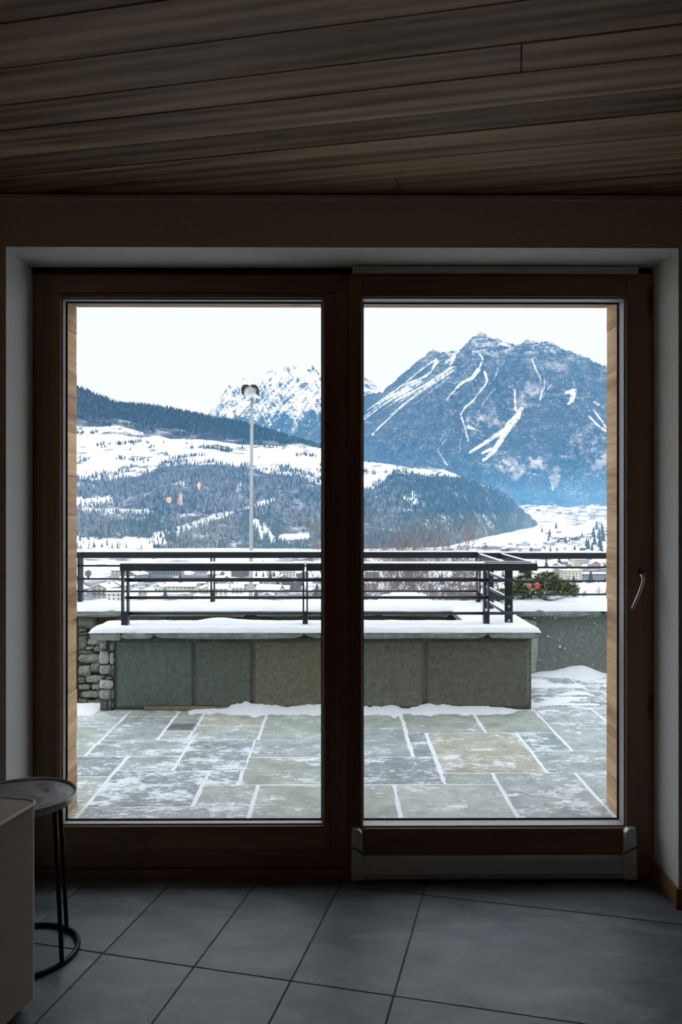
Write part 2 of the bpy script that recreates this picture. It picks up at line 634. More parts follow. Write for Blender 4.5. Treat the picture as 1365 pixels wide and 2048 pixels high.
far_tiles = MB()
for j in range(-12, 4):
    i = -16
    while i < 16:
        wd = TW
        if i >= 0 and j >= 0:
            wd = 0.90                     # the wide slabs by the right half of the door
        elif i >= 0:
            wd = 0.60
        g_ = 0.0019
        a, b_ = i * TW, i * TW + wd
        cc = [fpt(a + g_, j * TL + g_), fpt(b_ - g_, j * TL + g_), fpt(b_ - g_, (j + 1) * TL - g_), fpt(a + g_, (j + 1) * TL - g_)]
        i += round(wd / TW)
        cc = clip_poly(cc, RX0, RX1, RY0, YB - 0.0)
        if len(cc) < 3:
            continue
        ym = max(p[1] for p in cc)
        if ym > 1.2 and min(p[0] for p in cc) < 1.9 and max(p[0] for p in cc) > -1.8:
            m = MB(); prism(m, cc, -0.02, random.uniform(-0.0006, 0.0006))
            m.build('floor_tile', M['tile'], fl, bevel=0.0012, seg=1)
        else:
            prism(far_tiles, cc, -0.02, 0.0)
tag(far_tiles.build('tile_field', M['tile'], fl), kind='stuff')

# ceiling: boards
ce = tag(B('ceiling', M['dark_wall'], None, RX0 - 0.2, RX1 + 0.2, RY0 - 0.2, YO - 0.1, CEIL + 0.022, CEIL + 0.33), 'dark oak board ceiling', kind='structure')
A_C = radians(-12.5)
CU, CV = (cos(A_C), sin(A_C)), (-sin(A_C), cos(A_C))


def ceil_v(px, py):
    u = ground(px, py, CEIL)
    return u[0] * CV[0] + u[1] * CV[1]


vs_seen = [ceil_v(665, y) for y in (51, 132, 187, 248, 290, 333, 367)]
vs_line = [vs_seen[0]]
k = 0
while vs_line[0] > -6.5:
    vs_line.insert(0, vs_line[0] - (0.16, 0.125)[k % 2]); k += 1
vs_line = vs_line[:-1] + vs_seen
k = 0
while vs_line[-1] < 4.2:
    vs_line.append(vs_line[-1] + (0.155, 0.125)[k % 2]); k += 1
pj = ground(1044, 110, CEIL); j_u = pj[0] * CU[0] + pj[1] * CU[1]; j_v = pj[0] * CV[0] + pj[1] * CV[1]
pj2 = ground(798, 375, CEIL); j2_u = pj2[0] * CU[0] + pj2[1] * CU[1]; j2_v = pj2[0] * CV[0] + pj2[1] * CV[1]
for r in range(len(vs_line) - 1):
    v0, v1 = vs_line[r], vs_line[r + 1]
    if v0 < j_v < v1:
        cuts = [j_u - 5.4, j_u, j_u + 5.2]
    elif v0 < j2_v < v1:
        cuts = [j2_u - 5.4, j2_u, j2_u + 5.2]
    else:
        cuts = [-8.5, -2.3 - random.random() * 1.6, 2.4 + random.random() * 1.5, 8.0]
    for a, b_ in zip(cuts[:-1], cuts[1:]):
        cc = [(CU[0] * s + CV[0] * t, CU[1] * s + CV[1] * t) for s, t in ((a + 0.001, v0 + 0.0015), (b_ - 0.001, v0 + 0.0015), (b_ - 0.001, v1 - 0.0015), (a + 0.001, v1 - 0.0015))]
        cc = clip_poly(cc, RX0, RX1, RY0, YW + 0.0)
        if len(cc) < 3:
            continue
        m = MB(); prism(m, cc, CEIL + random.uniform(-0.001, 0.0015), CEIL + 0.021)
        m.build('ceiling_plank', M['ceiling_wood'], ce, bevel=0.002, seg=1)
tag(B('trim_1', M['plaster'], None, RX0, RX1, YW - 0.022, YW, AZ(403, YW) - 0.002, CEIL - 0.006, 0.003), 'thin pale plaster strip where wall meets ceiling', kind='structure')

# baseboards on the reveals and the wall face
for nm, xa, xb, xw0, xw1 in (('baseboard_right', XR - 0.012, XR, XR - 0.012, RX1), ('baseboard_left', XL, XL + 0.012, RX0, XL + 0.012)):
    m = MB(); m.box(xa, xb, YW, YF - 0.01, 0, 0.07); m.box(xw0, xw1, YW - 0.012, YW, 0, 0.07)
    tag(m.build(nm, M['base_wood'], bevel=0.002), 'low oak baseboard along the white reveal', kind='structure')

# ------------------------------------------------------------------ the glazed door
door = empty('door_1', ((XL + XR) / 2, YF, 0))
tag(door, 'two-leaf oak framed glazed terrace door', kind='structure')
fx0, fx1 = XL + 0.001, XR - 0.001
dz = lambda y: AZ(y, YF)
dx = lambda x: AX(x, YF)
m = MB()
m.box(fx0, dx(111), YF + 0.006, YB, 0, ZT - 0.001); m.box(dx(1290), fx1, YF + 0.012, YB, 0, ZT - 0.001)
m.build('frame_jamb', M['frame_z'], door, bevel=0.003)
m = MB()
m.box(dx(111), dx(1290), YF + 0.006, YB, dz(586), ZT - 0.001)
m.build('frame_head', M['frame_x'], door, bevel=0.003)
m = MB()
m.box(dx(72), dx(700), YF - 0.012, YB, 0.0, dz(1737)); m.box(dx(700), dx(1290), YF + 0.012, YB, 0.0, dz(1737))
m.build('threshold', M['frame_x'], door, bevel=0.003)
B('head_dark_strip', M['gasket'], door, fx0, fx1, YF - 0.001, YF + 0.004, dz(548), dz(533))  # thin black strip laid across the top of the frame head


def sash(name, x0, x1, z0, z1, gx0, gx1, gz0, gz1, yf, label):
    s = empty(name, ((x0 + x1) / 2, yf, z0), parent=door)
    s['label'] = label
    for a, b_ in ((x0, gx0), (gx1, x1)):
        B('stile', M['frame_z'], s, a, b_, yf, YB - 0.012, z0, z1, 0.003)
    for a, b_ in ((z0, gz0), (gz1, z1)):
        B('rail', M['frame_x'], s, gx0, gx1, yf + 0.0005, YB - 0.012, a, b_, 0.003)
    yg = 2.975
    t = 0.006
    b = MB()
    b.box(gx0, gx0 + t, yf + 0.014, yg, gz0, gz1); b.box(gx1 - t, gx1, yf + 0.014, yg, gz0, gz1)
    b.box(gx0 + t, gx1 - t, yf + 0.014, yg, gz0, gz0 + t); b.box(gx0 + t, gx1 - t, yf + 0.014, yg, gz1 - t, gz1)
    b.build('glazing_bead', M['alu_bead'], s, bevel=0.0015)['label'] = 'pale glazing bead round the glass'
    b = MB()
    t2 = 0.011
    b.box(gx0, gx0 + t2, yg, yg + 0.006, gz0, gz1); b.box(gx1 - t2, gx1, yg, yg + 0.006, gz0, gz1)
    b.box(gx0 + t2, gx1 - t2, yg, yg + 0.006, gz0, gz0 + t2); b.box(gx0 + t2, gx1 - t2, yg, yg + 0.006, gz1 - t2, gz1)
    b.build('gasket', M['gasket'], s)
    B('glass_pane', M['glass'], s, gx0 + 0.002, gx1 - 0.002, yg + 0.008, yg + 0.016, gz0 + 0.002, gz1 - 0.002)
    return s


YS = YF - 0.004
# the fixed leaf
sl = sash('fixed_sash', dx(111), dx(672), dz(1735), dz(587), dx(120.5), dx(648), dz(1652.5), dz(595), YF + 0.001, 'fixed left leaf of the terrace door')
m = MB(); m.box(dx(672), dx(698), YF - 0.002, YB - 0.012, dz(1737) + 0.001, dz(586) - 0.001)
m.build('mullion', M['frame_z'], door, bevel=0.003)
# slim raised moulding lines on the fixed leaf
m = MB(); m.box(dx(655), dx(657), YF - 0.003, YF + 0.001, dz(1735), dz(587)); m.box(dx(111), dx(655), YF - 0.003, YF + 0.0008, dz(1703), dz(1700.5))
m.build('moulding', M['frame_x'], sl)
# the sliding leaf stands a little proud
sr = sash('sliding_sash', dx(698), dx(1303), dz(1752), dz(549), dx(723), dx(1250), dz(1653), dz(595.5), YF - 0.022, 'sliding right leaf of the terrace door')
m = MB(); m.box(dx(714.5), dx(716.5), YF - 0.025, YF - 0.021, dz(1752), dz(549))
m.build('moulding', M['frame_z'], sr)
yc = YF - 0.022
m = MB(); m.box(AX(705, yc), AX(1275, yc), yc - 0.018, yc, AZ(549, yc), AZ(534, yc))
m.build('track_cover', M['alu'], sr, bevel=0.003)['label'] = 'grey aluminium cover strip along the top'
# aluminium hardware cover along the foot with two end caps
yk = YF - 0.050
zc0, zc1 = AZ(1759, yk), AZ(1716, yk)
m = MB()
prof = [(yc, zc0), (yk, zc0), (yk - 0.004, zc0 + 0.02), (yk + 0.004, zc1 - 0.008), (yk + 0.016, zc1), (yc, zc1)]
xa, xb = AX(727, yk), AX(1250, yk)
n = len(prof)
m.add([(xa, y, z) for y, z in prof] + [(xb, y, z) for y, z in prof], [tuple(reversed(range(n))), tuple(range(n, 2 * n))] + [(k, (k + 1) % n, n + (k + 1) % n, n + k) for k in range(n)])
m.build('hardware_cover', M['alu'], sr)['label'] = 'grey aluminium hardware cover along the foot'
for xi, xo in ((727.5, 703), (1249, 1275)):
    sgn = 1 if xi > xo else -1
    za, zb = AZ(1760, yk), AZ(1658, yk)
    yfr = yk - 0.007
    xoF, xiF = AX(xo, yk), AX(xi, yk)
    xtF = xiF - sgn * 0.005
    m = MB()
    # front face tapers to a slanted top
    V = [(xoF, yfr, za), (xiF, yfr, za), (xiF, yfr, za + 0.092), (xtF, yfr + 0.003, zb - 0.016), (xtF - sgn * 0.012, yfr + 0.008, zb - 0.004), (xoF + sgn * 0.002, yfr + 0.008, zb)]
    nn = len(V)
    V2 = [(x, yc, z) for x, y, z in V]
    fr_ = list(range(nn)); bk = [nn + q for q in range(nn)]
    fs = [tuple(fr_), tuple(reversed(bk))] + [(bk[q], bk[(q + 1) % nn], fr_[(q + 1) % nn], fr_[q]) for q in range(nn)]
    m.add(V + V2, fs)
    cap = m.build('end_cap', M['alu'], sr, bevel=0.0025)
    # dark seam
    t = MB(); t.tube([(xoF + sgn * 0.001, yfr - 0.0005, za + 0.118), (xoF + sgn * 0.02, yfr - 0.0005, za + 0.112), (xiF, yfr - 0.0005, za + 0.094)], 0.0022, 6)
    t.build('seam', M['gasket'], cap)

# handle
yh = YF - 0.022
hx, hz = AX(1285.5, yh), AZ(1144, yh)
hd = empty('handle', (hx, yh, hz), parent=sr)
hd['label'] = 'brushed steel lever handle turned down'
m = MB()
ang = pi / 2
m.add([], [])
ring = []
for k in range(20):
    a = 2 * pi * k / 20
    ring.append((cos(a), sin(a)))
V = [(hx + 0.0155 * c, yh, hz + 0.02 * s - 0.004) for c, s in ring] + [(hx + 0.0145 * c, yh - 0.009, hz + 0.019 * s - 0.004) for c, s in ring]
m.add(V, [tuple(reversed(range(20))), tuple(range(20, 40))] + [(k, 20 + k, 20 + (k + 1) % 20, (k + 1) % 20) for k in range(20)])
m.build('rosette', M['grey_metal'], hd, smooth=False)
m = MB()
yl = yh - 0.05
P = lambda px, py: (AX(px, yl), yl, AZ(py, yl))
m.tube([(hx + 0.001, yh, hz - 0.004), (hx + 0.001, yh - 0.03, hz - 0.006), (AX(1284.5, yl), yl + 0.008, AZ(1151, yl)), P(1287, 1155), P(1288, 1161), P(1285.5, 1171), P(1280, 1186), P(1273, 1203), P(1266, 1218)], [0.006, 0.006, 0.006, 0.0062, 0.0062, 0.0062, 0.006, 0.006, 0.006], 12)
m.build('lever', M['chrome'], hd, smooth=True)['label'] = 'bright steel lever'

# ------------------------------------------------------------------ armchair (only an arm reaches into the frame)
AC = radians(-14)
cu, cv = Vector((cos(AC), sin(AC), 0)), Vector((-sin(AC), cos(AC), 0))
corner = Vector(ground(69, 1985, 0.03)); corner.z = 0
org = corner + cu * 0.016 - cu * 0.38 - cv * 0.40
ch = empty('armchair', (org.x, org.y, 0), AC)
tag(ch, 'beige upholstered armchair with rim-lit piping beside the round side table', 'armchair')
ZA = AZ(1599, corner.y)


def soft_box(name, m_, parent, x0, x1, y0, y1, z0, z1, bev):
    b = MB(); b.box(x0, x1, y0, y1, z0, z1)
    o = b.build(name, m_, parent, world=False, bevel=bev, seg=5)
    o.data.polygons.foreach_set('use_smooth', [True] * len(o.data.polygons))
    return o


def piping(parent, x0, x1, y0, y1, z, r, rc):
    pts = []
    for cx_, cy_, a0 in ((x1 - rc, y1 - rc, 0), (x0 + rc, y1 - rc, 90), (x0 + rc, y0 + rc, 180), (x1 - rc, y0 + rc, 270)):
        for k in range(6):
            a = radians(a0 + 18 * k)
            pts.append((cx_ + rc * cos(a), cy_ + rc * sin(a), z))
    t = MB(); t.tube(pts, r, 8, closed=True)
    return t.build('piping', M['piping'], parent, smooth=True, world=False)


for sx in (1, -1):
    xa, xb = (0.19, 0.38) if sx > 0 else (-0.38, -0.19)
    rc = 0.034
    poly = []
    for cx_, cy_, a0 in ((xb - rc, 0.40 - rc, 0), (xa + rc, 0.40 - rc, 90), (xa + rc, -0.40 + rc, 180), (xb - rc, -0.40 + rc, 270)):
        poly += [(cx_ + rc * cos(radians(a0 + 11.25 * k)), cy_ + rc * sin(radians(a0 + 11.25 * k))) for k in range(9)]
    b = MB(); prism(b, poly, 0.03, ZA)
    arm = b.build('arm', M['beige_fabric'], ch, world=False, bevel=0.008, seg=3)
    pp = MB(); pp.tube([(x, y, ZA - 0.0015) for x, y in poly], 0.0048, 8, closed=True)
    pp.build('piping', M['piping'], arm, smooth=True, world=False)
soft_box('seat', M['beige_fabric'], ch, -0.188, 0.188, -0.25, 0.38, 0.12, 0.40, 0.03)
soft_box('seat_cushion', M['beige_fabric'], ch, -0.187, 0.187, -0.24, 0.39, 0.402, 0.46, 0.025)
soft_box('backrest', M['beige_fabric'], ch, -0.187, 0.187, -0.40, -0.245, 0.10, 0.80, 0.04)
for fx, fy in ((0.33, 0.35), (0.33, -0.35), (-0.33, 0.35), (-0.33, -0.35)):
    t = MB(); t.tube([(fx, fy, 0), (fx, fy, 0.034)], 0.022, 12)
    t.build('foot', M['black_steel'], ch, world=False)

# ------------------------------------------------------------------ side table
tc = (-0.947, 2.44)
tb = empty('side_table', (tc[0], tc[1], 0))
tag(tb, 'small round side table with mottled pewter top and black wire frame', 'side table')
ZTAB = 0.486
ct = (tc[0] - 0.012, tc[1] - 0.004)
RT = 0.158
m = MB()
m.lathe([(0, ZTAB - 0.006), (RT - 0.006, ZTAB - 0.006), (RT - 0.004, ZTAB - 0.003), (RT - 0.006, ZTAB - 0.012), (0, ZTAB - 0.012)], (ct[0], ct[1], 0), 64)
m.build('table_top', M['table_top'], tb, smooth=False)['label'] = 'mottled pewter top'
m = MB()
m.lathe([(RT - 0.006, ZTAB - 0.008), (RT - 0.005, ZTAB), (RT - 0.001, ZTAB + 0.001), (RT, ZTAB - 0.002), (RT, ZTAB - 0.02), (RT - 0.006, ZTAB - 0.02), (RT - 0.006, ZTAB - 0.008)], (ct[0], ct[1], 0), 64)
m.build('top_rim', M['rim'], tb, smooth=False)
m = MB()
RB = 0.15
m.tube([(tc[0] + RB * cos(2 * pi * k / 48), tc[1] + RB * sin(2 * pi * k / 48), 0.008) for k in range(48)], 0.008, 8, closed=True)
m.build('base_ring', M['black_steel'], tb, smooth=True)
for a in (-28, 58, 152, 242):
    a = radians(a)
    m = MB(); m.tube([(tc[0] + RB * cos(a), tc[1] + RB * sin(a), 0.008), (ct[0] + (RT - 0.02) * cos(a), ct[1] + (RT - 0.02) * sin(a), ZTAB - 0.012)], 0.0068, 10)
    m.build('leg', M['black_steel'], tb, smooth=True)

# ------------------------------------------------------------------ pendant bulbs behind the camera, seen as reflections in the glass
YGL = 2.983
for kind, px, py, Yv, lab in (('round', 338, 1000, 7.80, 'hanging round filament bulb with a slanted coil'), ('long', 361, 998, 7.86, 'hanging long tubular filament bulb with a criss-cross coil'), ('flame', 398, 972, 7.72, 'hanging pointed filament bulb with a bright short coil')):
    x, _, z = at(px, py, Yv)
    y = 2 * YGL - Yv
    p = empty('pendant_bulb', (x, y, CEIL))
    tag(p, lab + ', reflected in the left pane', 'lamp')
    m = MB(); m.tube([(x, y, CEIL), (x, y, z + 0.115)], 0.003, 6); m.build('cord', M['black_steel'], p)
    m = MB(); m.lathe([(0, 0.12), (0.014, 0.118), (0.016, 0.10), (0.013, 0.07), (0, 0.07)], (x, y, z), 16); m.build('socket', M['black_steel'], p, smooth=True)
    hgt = {'round': 0.028, 'long': 0.060, 'flame': 0.034}[kind]
    rad = {'round': 0.025, 'long': 0.019, 'flame': 0.014}[kind]
    m = MB(); m.lathe([(0.012, 0.072), (0.02, 0.06), (rad + 0.014, hgt * 0.6), (rad + 0.016, 0), (rad + 0.010, -hgt), (0.004, -hgt - 0.022), (0, -hgt - 0.023)], (x, y, z), 20); m.build('bulb', M['bulb_glass'], p, smooth=True)
    m = MB()
    T = {'round': 4, 'long': 6, 'flame': 7}[kind]
    for dirn in ((1,) if kind == 'round' else (1, -1)):
        pts = []
        for k in range(T * 14 + 1):
            f = k / (T * 14)
            a = 2 * pi * T * f * dirn
            rr = rad * (sqrt(max(0.03, 1 - (2 * f - 1) ** 2)) if kind == 'round' else 1.0 if kind == 'long' else 0.25 + 0.75 * sin(pi * min(1, f * 1.15)) ** 1.0 if f < 0.86 else 0.3)
            pts.append((x + rr * cos(a), y + rr * sin(a), z + hgt * (1 - 2 * f)))
        m.tube(pts, {'round': 0.0036, 'long': 0.0019, 'flame': 0.003}[kind], 6)
    m.build('filament', M['filament'], p, smooth=True)

# ================================================================== TERRACE
ZG = -0.02                       # top of the paving
ter = tag(B('terrace_floor', M['snow_joint'], None, -4.2, 5.2, YB - 0.005, 5.64, -0.35, ZG - 0.0012), 'frosted flagstone terrace with snow-filled joints', kind='structure')
m = MB(); m.box(1.36, 5.2, 5.64, 6.62, -0.35, ZG - 0.0012)
m.build('terrace_bed', M['snow_joint'], ter)
GREEN = (0.38, 0.425, 0.37); BLUE = (0.27, 0.315, 0.325); OCHRE = (0.44, 0.435, 0.35); GREY = (0.36, 0.405, 0.395); PALE = (0.46, 0.50, 0.465)
slabs = [
    (-1.16, -0.665, 3.685, 4.19, BLUE, .95), (-0.665, -0.49, 3.975, 4.19, BLUE, .75), (-0.665, -0.39, 3.685, 3.975, GREEN, .7), (-0.39, 0.29, 3.10, 3.972, GREEN, .35),
    (-1.16, -0.39, 3.10, 3.685, GREY, .75), (-1.155, -0.86, 4.19, 4.44, GREY, .8), (-0.86, -0.48, 4.19, 4.745, BLUE, .85), (-1.40, -0.86, 4.44, 4.745, GREY, .75),
    (-1.95, -1.16, 4.10, 4.44, BLUE, .8), (-1.95, -1.40, 4.44, 5.05, GREEN, .45), (-1.40, -1.065, 4.745, 5.28, GREY, .5),
    (-1.065, -0.885, 4.745, 4.935, GREEN, .5), (-1.95, -1.40, 5.05, 5.64, PALE, .8), (-1.40, -1.065, 5.28, 5.44, GREEN, .5), (-0.885, -0.465, 4.745, 5.06, GREEN, .6), (-0.885, -0.465, 5.06, 5.43, OCHRE, .3), (-1.065, -0.885, 5.105, 5.43, GREEN, .4),
    (-0.465, 0.05, 4.745, 5.43, GREEN, .35), (0.05, 0.43, 4.99, 5.43, GREEN, .3), (0.05, 0.425, 4.415, 4.99, GREY, .5), (-0.485, 0.05, 4.415, 4.745, GREY, .55),
    (-0.49, 0.05, 3.975, 4.415, GREEN, .55), (0.05, 0.545, 3.975, 4.415, BLUE, .75), (0.43, 0.55, 4.415, 4.885, BLUE, .65), (0.435, 0.92, 4.885, 5.43, GREEN, .2),
    (0.92, 1.35, 4.885, 5.43, GREEN, .2), (0.55, 1.105, 4.145, 4.885, OCHRE, .6), (0.545, 0.814, 3.975, 4.145, GREEN, .4), (0.29, 0.814, 3.10, 3.975, PALE, .3),
    (0.814, 1.245, 3.10, 4.145, GREY, .6), (1.105, 1.345, 4.52, 4.885, BLUE, .75), (1.105, 1.62, 4.145, 4.52, GREY, .7), (1.62, 2.3, 4.145, 4.52, GREY, .5),
    (1.345, 1.95, 4.52, 5.11, GREY, .6), (1.95, 2.6, 4.52, 5.11, GREEN, .5), (1.35, 1.75, 5.11, 5.50, GREY, .75), (1.75, 2.6, 5.11, 5.50, PALE, .6), (1.40, 2.0, 5.50, 6.0, BLUE, .9), (2.0, 2.7, 5.5, 6.0, GREY, .9), (1.40, 1.9, 6.0, 6.58, GREY, .95), (1.9, 2.7, 6.0, 6.58, BLUE, .9),
    (2.0, 2.7, 3.10, 4.145, GREEN, .5), (2.3, 3.1, 4.145, 4.52, BLUE, .6), (2.7, 3.6, 3.1, 4.145, GREY, .5), (2.6, 3.4, 4.52, 5.3, GREY, .6), (2.7, 3.5, 5.3, 6.58, GREEN, .8), (3.5, 5.1, 5.3, 6.58, GREY, .8), (3.4, 5.1, 4.145, 5.3, GREEN, .6), (3.6, 5.1, 3.1, 4.145, BLUE, .6),
    (-2.6, -1.95, 3.1, 3.9, GREY, .6), (-2.6, -1.95, 3.9, 4.7, GREEN, .6), (-2.6, -1.95, 4.7, 5.64, GREY, .7), (-4.1, -2.6, 3.1, 4.4, GREEN, .6), (-4.1, -2.6, 4.4, 5.64, BLUE, .7),
]
for x0, x1, y0, y1, colr, fro in slabs:
    g_ = 0.0105
    if y0 < YO + 0.02 and x0 < OXL - 0.1 < x1 and y1 < YO:
        continue
    pts = []
    X0, X1, Y0, Y1 = x0 + g_, x1 - g_, y0 + g_ * 0.9, y1 - g_ * 0.9
    Y0 = max(Y0, YB + 0.01)
    K = 7
    jj = lambda: random.uniform(-0.0045, 0.0045)
    for k in range(K): pts.append((X0 + (X1 - X0) * k / K, Y0 + jj()))
    for k in range(K): pts.append((X1 + jj(), Y0 + (Y1 - Y0) * k / K))
    for k in range(K): pts.append((X1 - (X1 - X0) * k / K, Y1 + jj()))
    for k in range(K): pts.append((X0 + jj(), Y1 - (Y1 - Y0) * k / K))
    # keep clear of the outer wall
    if x1 <= OXL or x0 >= OXR:
        pts = clip_poly(pts, -9, 9, YO + 0.01, 9)
    elif x0 < OXL or x1 > OXR:
        pts = clip_poly(pts, -9 if y0 > YO else (OXL - 0.05 if x0 < OXL else -9), 9 if y0 > YO else (OXR + 0.05 if x1 > OXR else 9), 0, 9)
    if len(pts) < 3:
        continue
    mb = MB(); prism(mb, pts, ZG - 0.045, ZG + random.uniform(-0.0004, 0.0022))
    k_ = random.uniform(0.92, 1.08)
    mb.build('paving_slab', M['slab'], ter, color=(colr[0] * k_, colr[1] * k_, colr[2] * k_, fro))
for pts, colr, fro in (([(1.2555, 3.03), (1.33, 3.03), (1.33, YO + 0.012), (1.9895, YO + 0.012), (1.9895, 4.135), (1.2555, 4.135)], GREY, .5),
                       ([(-1.1705, 3.03), (-1.1705, 4.09), (-1.94, 4.09), (-1.94, YO + 0.012), (-1.26, YO + 0.012), (-1.26, 3.03)], GREEN, .6)):
    mb = MB(); prism(mb, pts, ZG - 0.045, ZG + 0.001)
    mb.build('paving_slab', M['slab'], ter, color=(*colr, fro))
# drain grate let into the paving
gx0, gx1, gy0, gy1 = -1.055, -0.89, 4.945, 5.095
dg = empty('drain_grate', ((gx0 + gx1) / 2, (gy0 + gy1) / 2, ZG - 0.03))
tag(dg, 'small square steel drain grate set in the terrace flagstones', 'drain grate')
m = MB(); m.box(gx0, gx1, gy0, gy0 + 0.01, ZG - 0.03, ZG + 0.004); m.box(gx0, gx1, gy1 - 0.01, gy1, ZG - 0.03, ZG + 0.004); m.box(gx0, gx0 + 0.01, gy0 + 0.01, gy1 - 0.01, ZG - 0.03, ZG + 0.004); m.box(gx1 - 0.01, gx1, gy0 + 0.01, gy1 - 0.01, ZG - 0.03, ZG + 0.004)
m.build('frame', M['galv'], dg)
B('pit', M['mortar'], dg, gx0 + 0.01, gx1 - 0.01, gy0 + 0.01, gy1 - 0.01, ZG - 0.03, ZG - 0.0004)
for k in range(8):
    y = gy0 + 0.014 + k * 0.0165
    B('grate_bar', M['galv'], dg, gx0 + 0.01, gx1 - 0.01, y, y + 0.007, ZG - 0.0003, ZG + 0.003)


# ------------------------------------------------------------------ snow shapes
def snow_patch(name, x0, x1, y0, y1, z0, h, seed, label, edge=0.05, rough=0.25, step=0.02, wob=0.015, parent=None, top=None):
    nx = max(8, int((x1 - x0) / step)); ny = max(8, int((y1 - y0) / step))
    u = np.linspace(0, 1, nx); v = np.linspace(0, 1, ny)
    U, V = np.meshgrid(u, v)
    X = x0 + (x1 - x0) * U; Y = y0 + (y1 - y0) * V
    d = np.minimum(np.minimum(X - x0, x1 - X), np.minimum(Y - y0, y1 - Y))
    t = np.clip(d / edge, 0, 1)
    prof = np.sqrt(np.clip(1 - (1 - t) ** 2, 0, 1))
    nz = fbm(X * 6, Y * 6, seed, 4)
    H = h * prof * (1 - rough + 2 * rough * nz)
    if top is not None:
        H = top(X, Y, H)
    Z = z0 + H
    bw = (1 - t) * wob
    X = X + (fbm(X * 9, Y * 9 + 5, seed + 3) - 0.5) * 2 * bw
    Y = Y + (fbm(X * 9 + 9, Y * 9, seed + 4) - 0.5) * 2 * bw
    o = grid_mesh(name, np.stack([X, Y, Z], -1), M['snow'], parent)
    if label:
        tag(o, label, 'snow', kind='stuff')
    return o


# ------------------------------------------------------------------ parapet walls round the stair well
YP0, YP1 = 5.43, 5.74            # front parapet
ZC0, ZC1 = 0.475, 0.522          # coping
YR0, YR1 = 6.58, 6.90            # rear parapet
WX0 = AX(200, YP0); WXq = AX(228, YP0); WX1 = AX(1065, YP0)
SX0 = 0.985                      # inner face of the return wall
pf = empty('parapet_wall', ((WX0 + WX1) / 2, YP0, ZG - 0.02))
tag(pf, 'low front parapet of big stone panels with a rubble quoin, nearest the door', 'wall', kind='structure')
m = MB(); m.box(WX0 + 0.02, WX1 - 0.02, YP0 + 0.035, YP1, -2.2, ZC0); m.box(SX0, WX1 - 0.02, YP1, YR0, -2.2, ZC0)
m.build('core', M['pale_joint'], pf)
pj_ = [228, 388, 505, 690, 850, 1065]
pcol = [tuple(1.45 * q for q in c_) for c_ in [(0.105, 0.128, 0.115), (0.098, 0.118, 0.102), (0.145, 0.138, 0.098), (0.128, 0.135, 0.106), (0.115, 0.120, 0.092)]]
for k in range(5):
    x0, x1 = AX(pj_[k], YP0) + 0.004, AX(pj_[k + 1], YP0) - 0.004
    nxx, nzz = 26, 16
    U, V = np.meshgrid(np.linspace(0, 1, nxx), np.linspace(0, 1, nzz))
    X = x0 + (x1 - x0) * U; Z = ZG + (ZC0 - ZG) * V
    ed = np.minimum(np.minimum(U, 1 - U) * (x1 - x0), np.minimum(V, 1 - V) * (ZC0 - ZG))
    Yg = YP0 + 0.03 - np.clip(ed / 0.012, 0, 1) * 0.025 - (fbm(X * 9, Z * 9, 40 + k) - 0.5) * 0.016
    o = grid_mesh('stone_panel', np.stack([X - pf.location.x, Yg - pf.location.y, Z - pf.location.z], -1), M['panel'], pf, smooth=False)
    o.color = (*pcol[k], 1)
B('plinth', M['rubble'], pf, WX0 + 0.3, AX(470, YP0), YP0 - 0.012, YP0 + 0.03, ZG, ZG + 0.028, 0.006, (0.24, 0.215, 0.14, 1))
B('end_panel', M['panel'], pf, WX1 - 0.02, WX1, YP0 + 0.02, YR0, ZG - 0.01, ZC0, 0.004, (0.16, 0.17, 0.135, 1))


def stone_block(mb, x0, x1, z0, z1, yf, yb, jit=0.006, dome=0.012):
    """A split block: irregular outline, bulging face."""
    nx = 5; nz = 4
    vs = []
    for j in range(nz + 1):
        for i in range(nx + 1):
            u, v = i / nx, j / nz
            ex = min(u, 1 - u) * 2; ez = min(v, 1 - v) * 2
            corner_ = (1 - ex) * (1 - ez)
            x = x0 + (x1 - x0) * u + random.uniform(-jit, jit) * (0.6 if 0 < i < nx else 1) + (0.5 - u) * corner_ * (x1 - x0) * 0.12
            z = z0 + (z1 - z0) * v + random.uniform(-jit, jit) * (0.6 if 0 < j < nz else 1) + (0.5 - v) * corner_ * (z1 - z0) * 0.14
            edge = 0 < i < nx and 0 < j < nz
            y = yf - (dome * random.uniform(0.5, 1.1) if edge else -0.006)
            vs.append((x, y, z))
    fs = []
    W = nx + 1
    for j in range(nz):
        for i in range(nx):
            fs.append((j * W + i, j * W + i + 1, (j + 1) * W + i + 1, (j + 1) * W + i))
    rim = [i for i in range(W)] + [j * W + nx for j in range(1, nz + 1)] + [nz * W + i for i in range(nx - 1, -1, -1)] + [j * W for j in range(nz - 1, 0, -1)]
    base = len(vs)
    for r_ in rim:
        vs.append((vs[r_][0], yb, vs[r_][2]))
    L = len(rim)
    for q in range(L):
        fs.append((rim[q], base + q, base + (q + 1) % L, rim[(q + 1) % L]))
    mb.add(vs, fs)


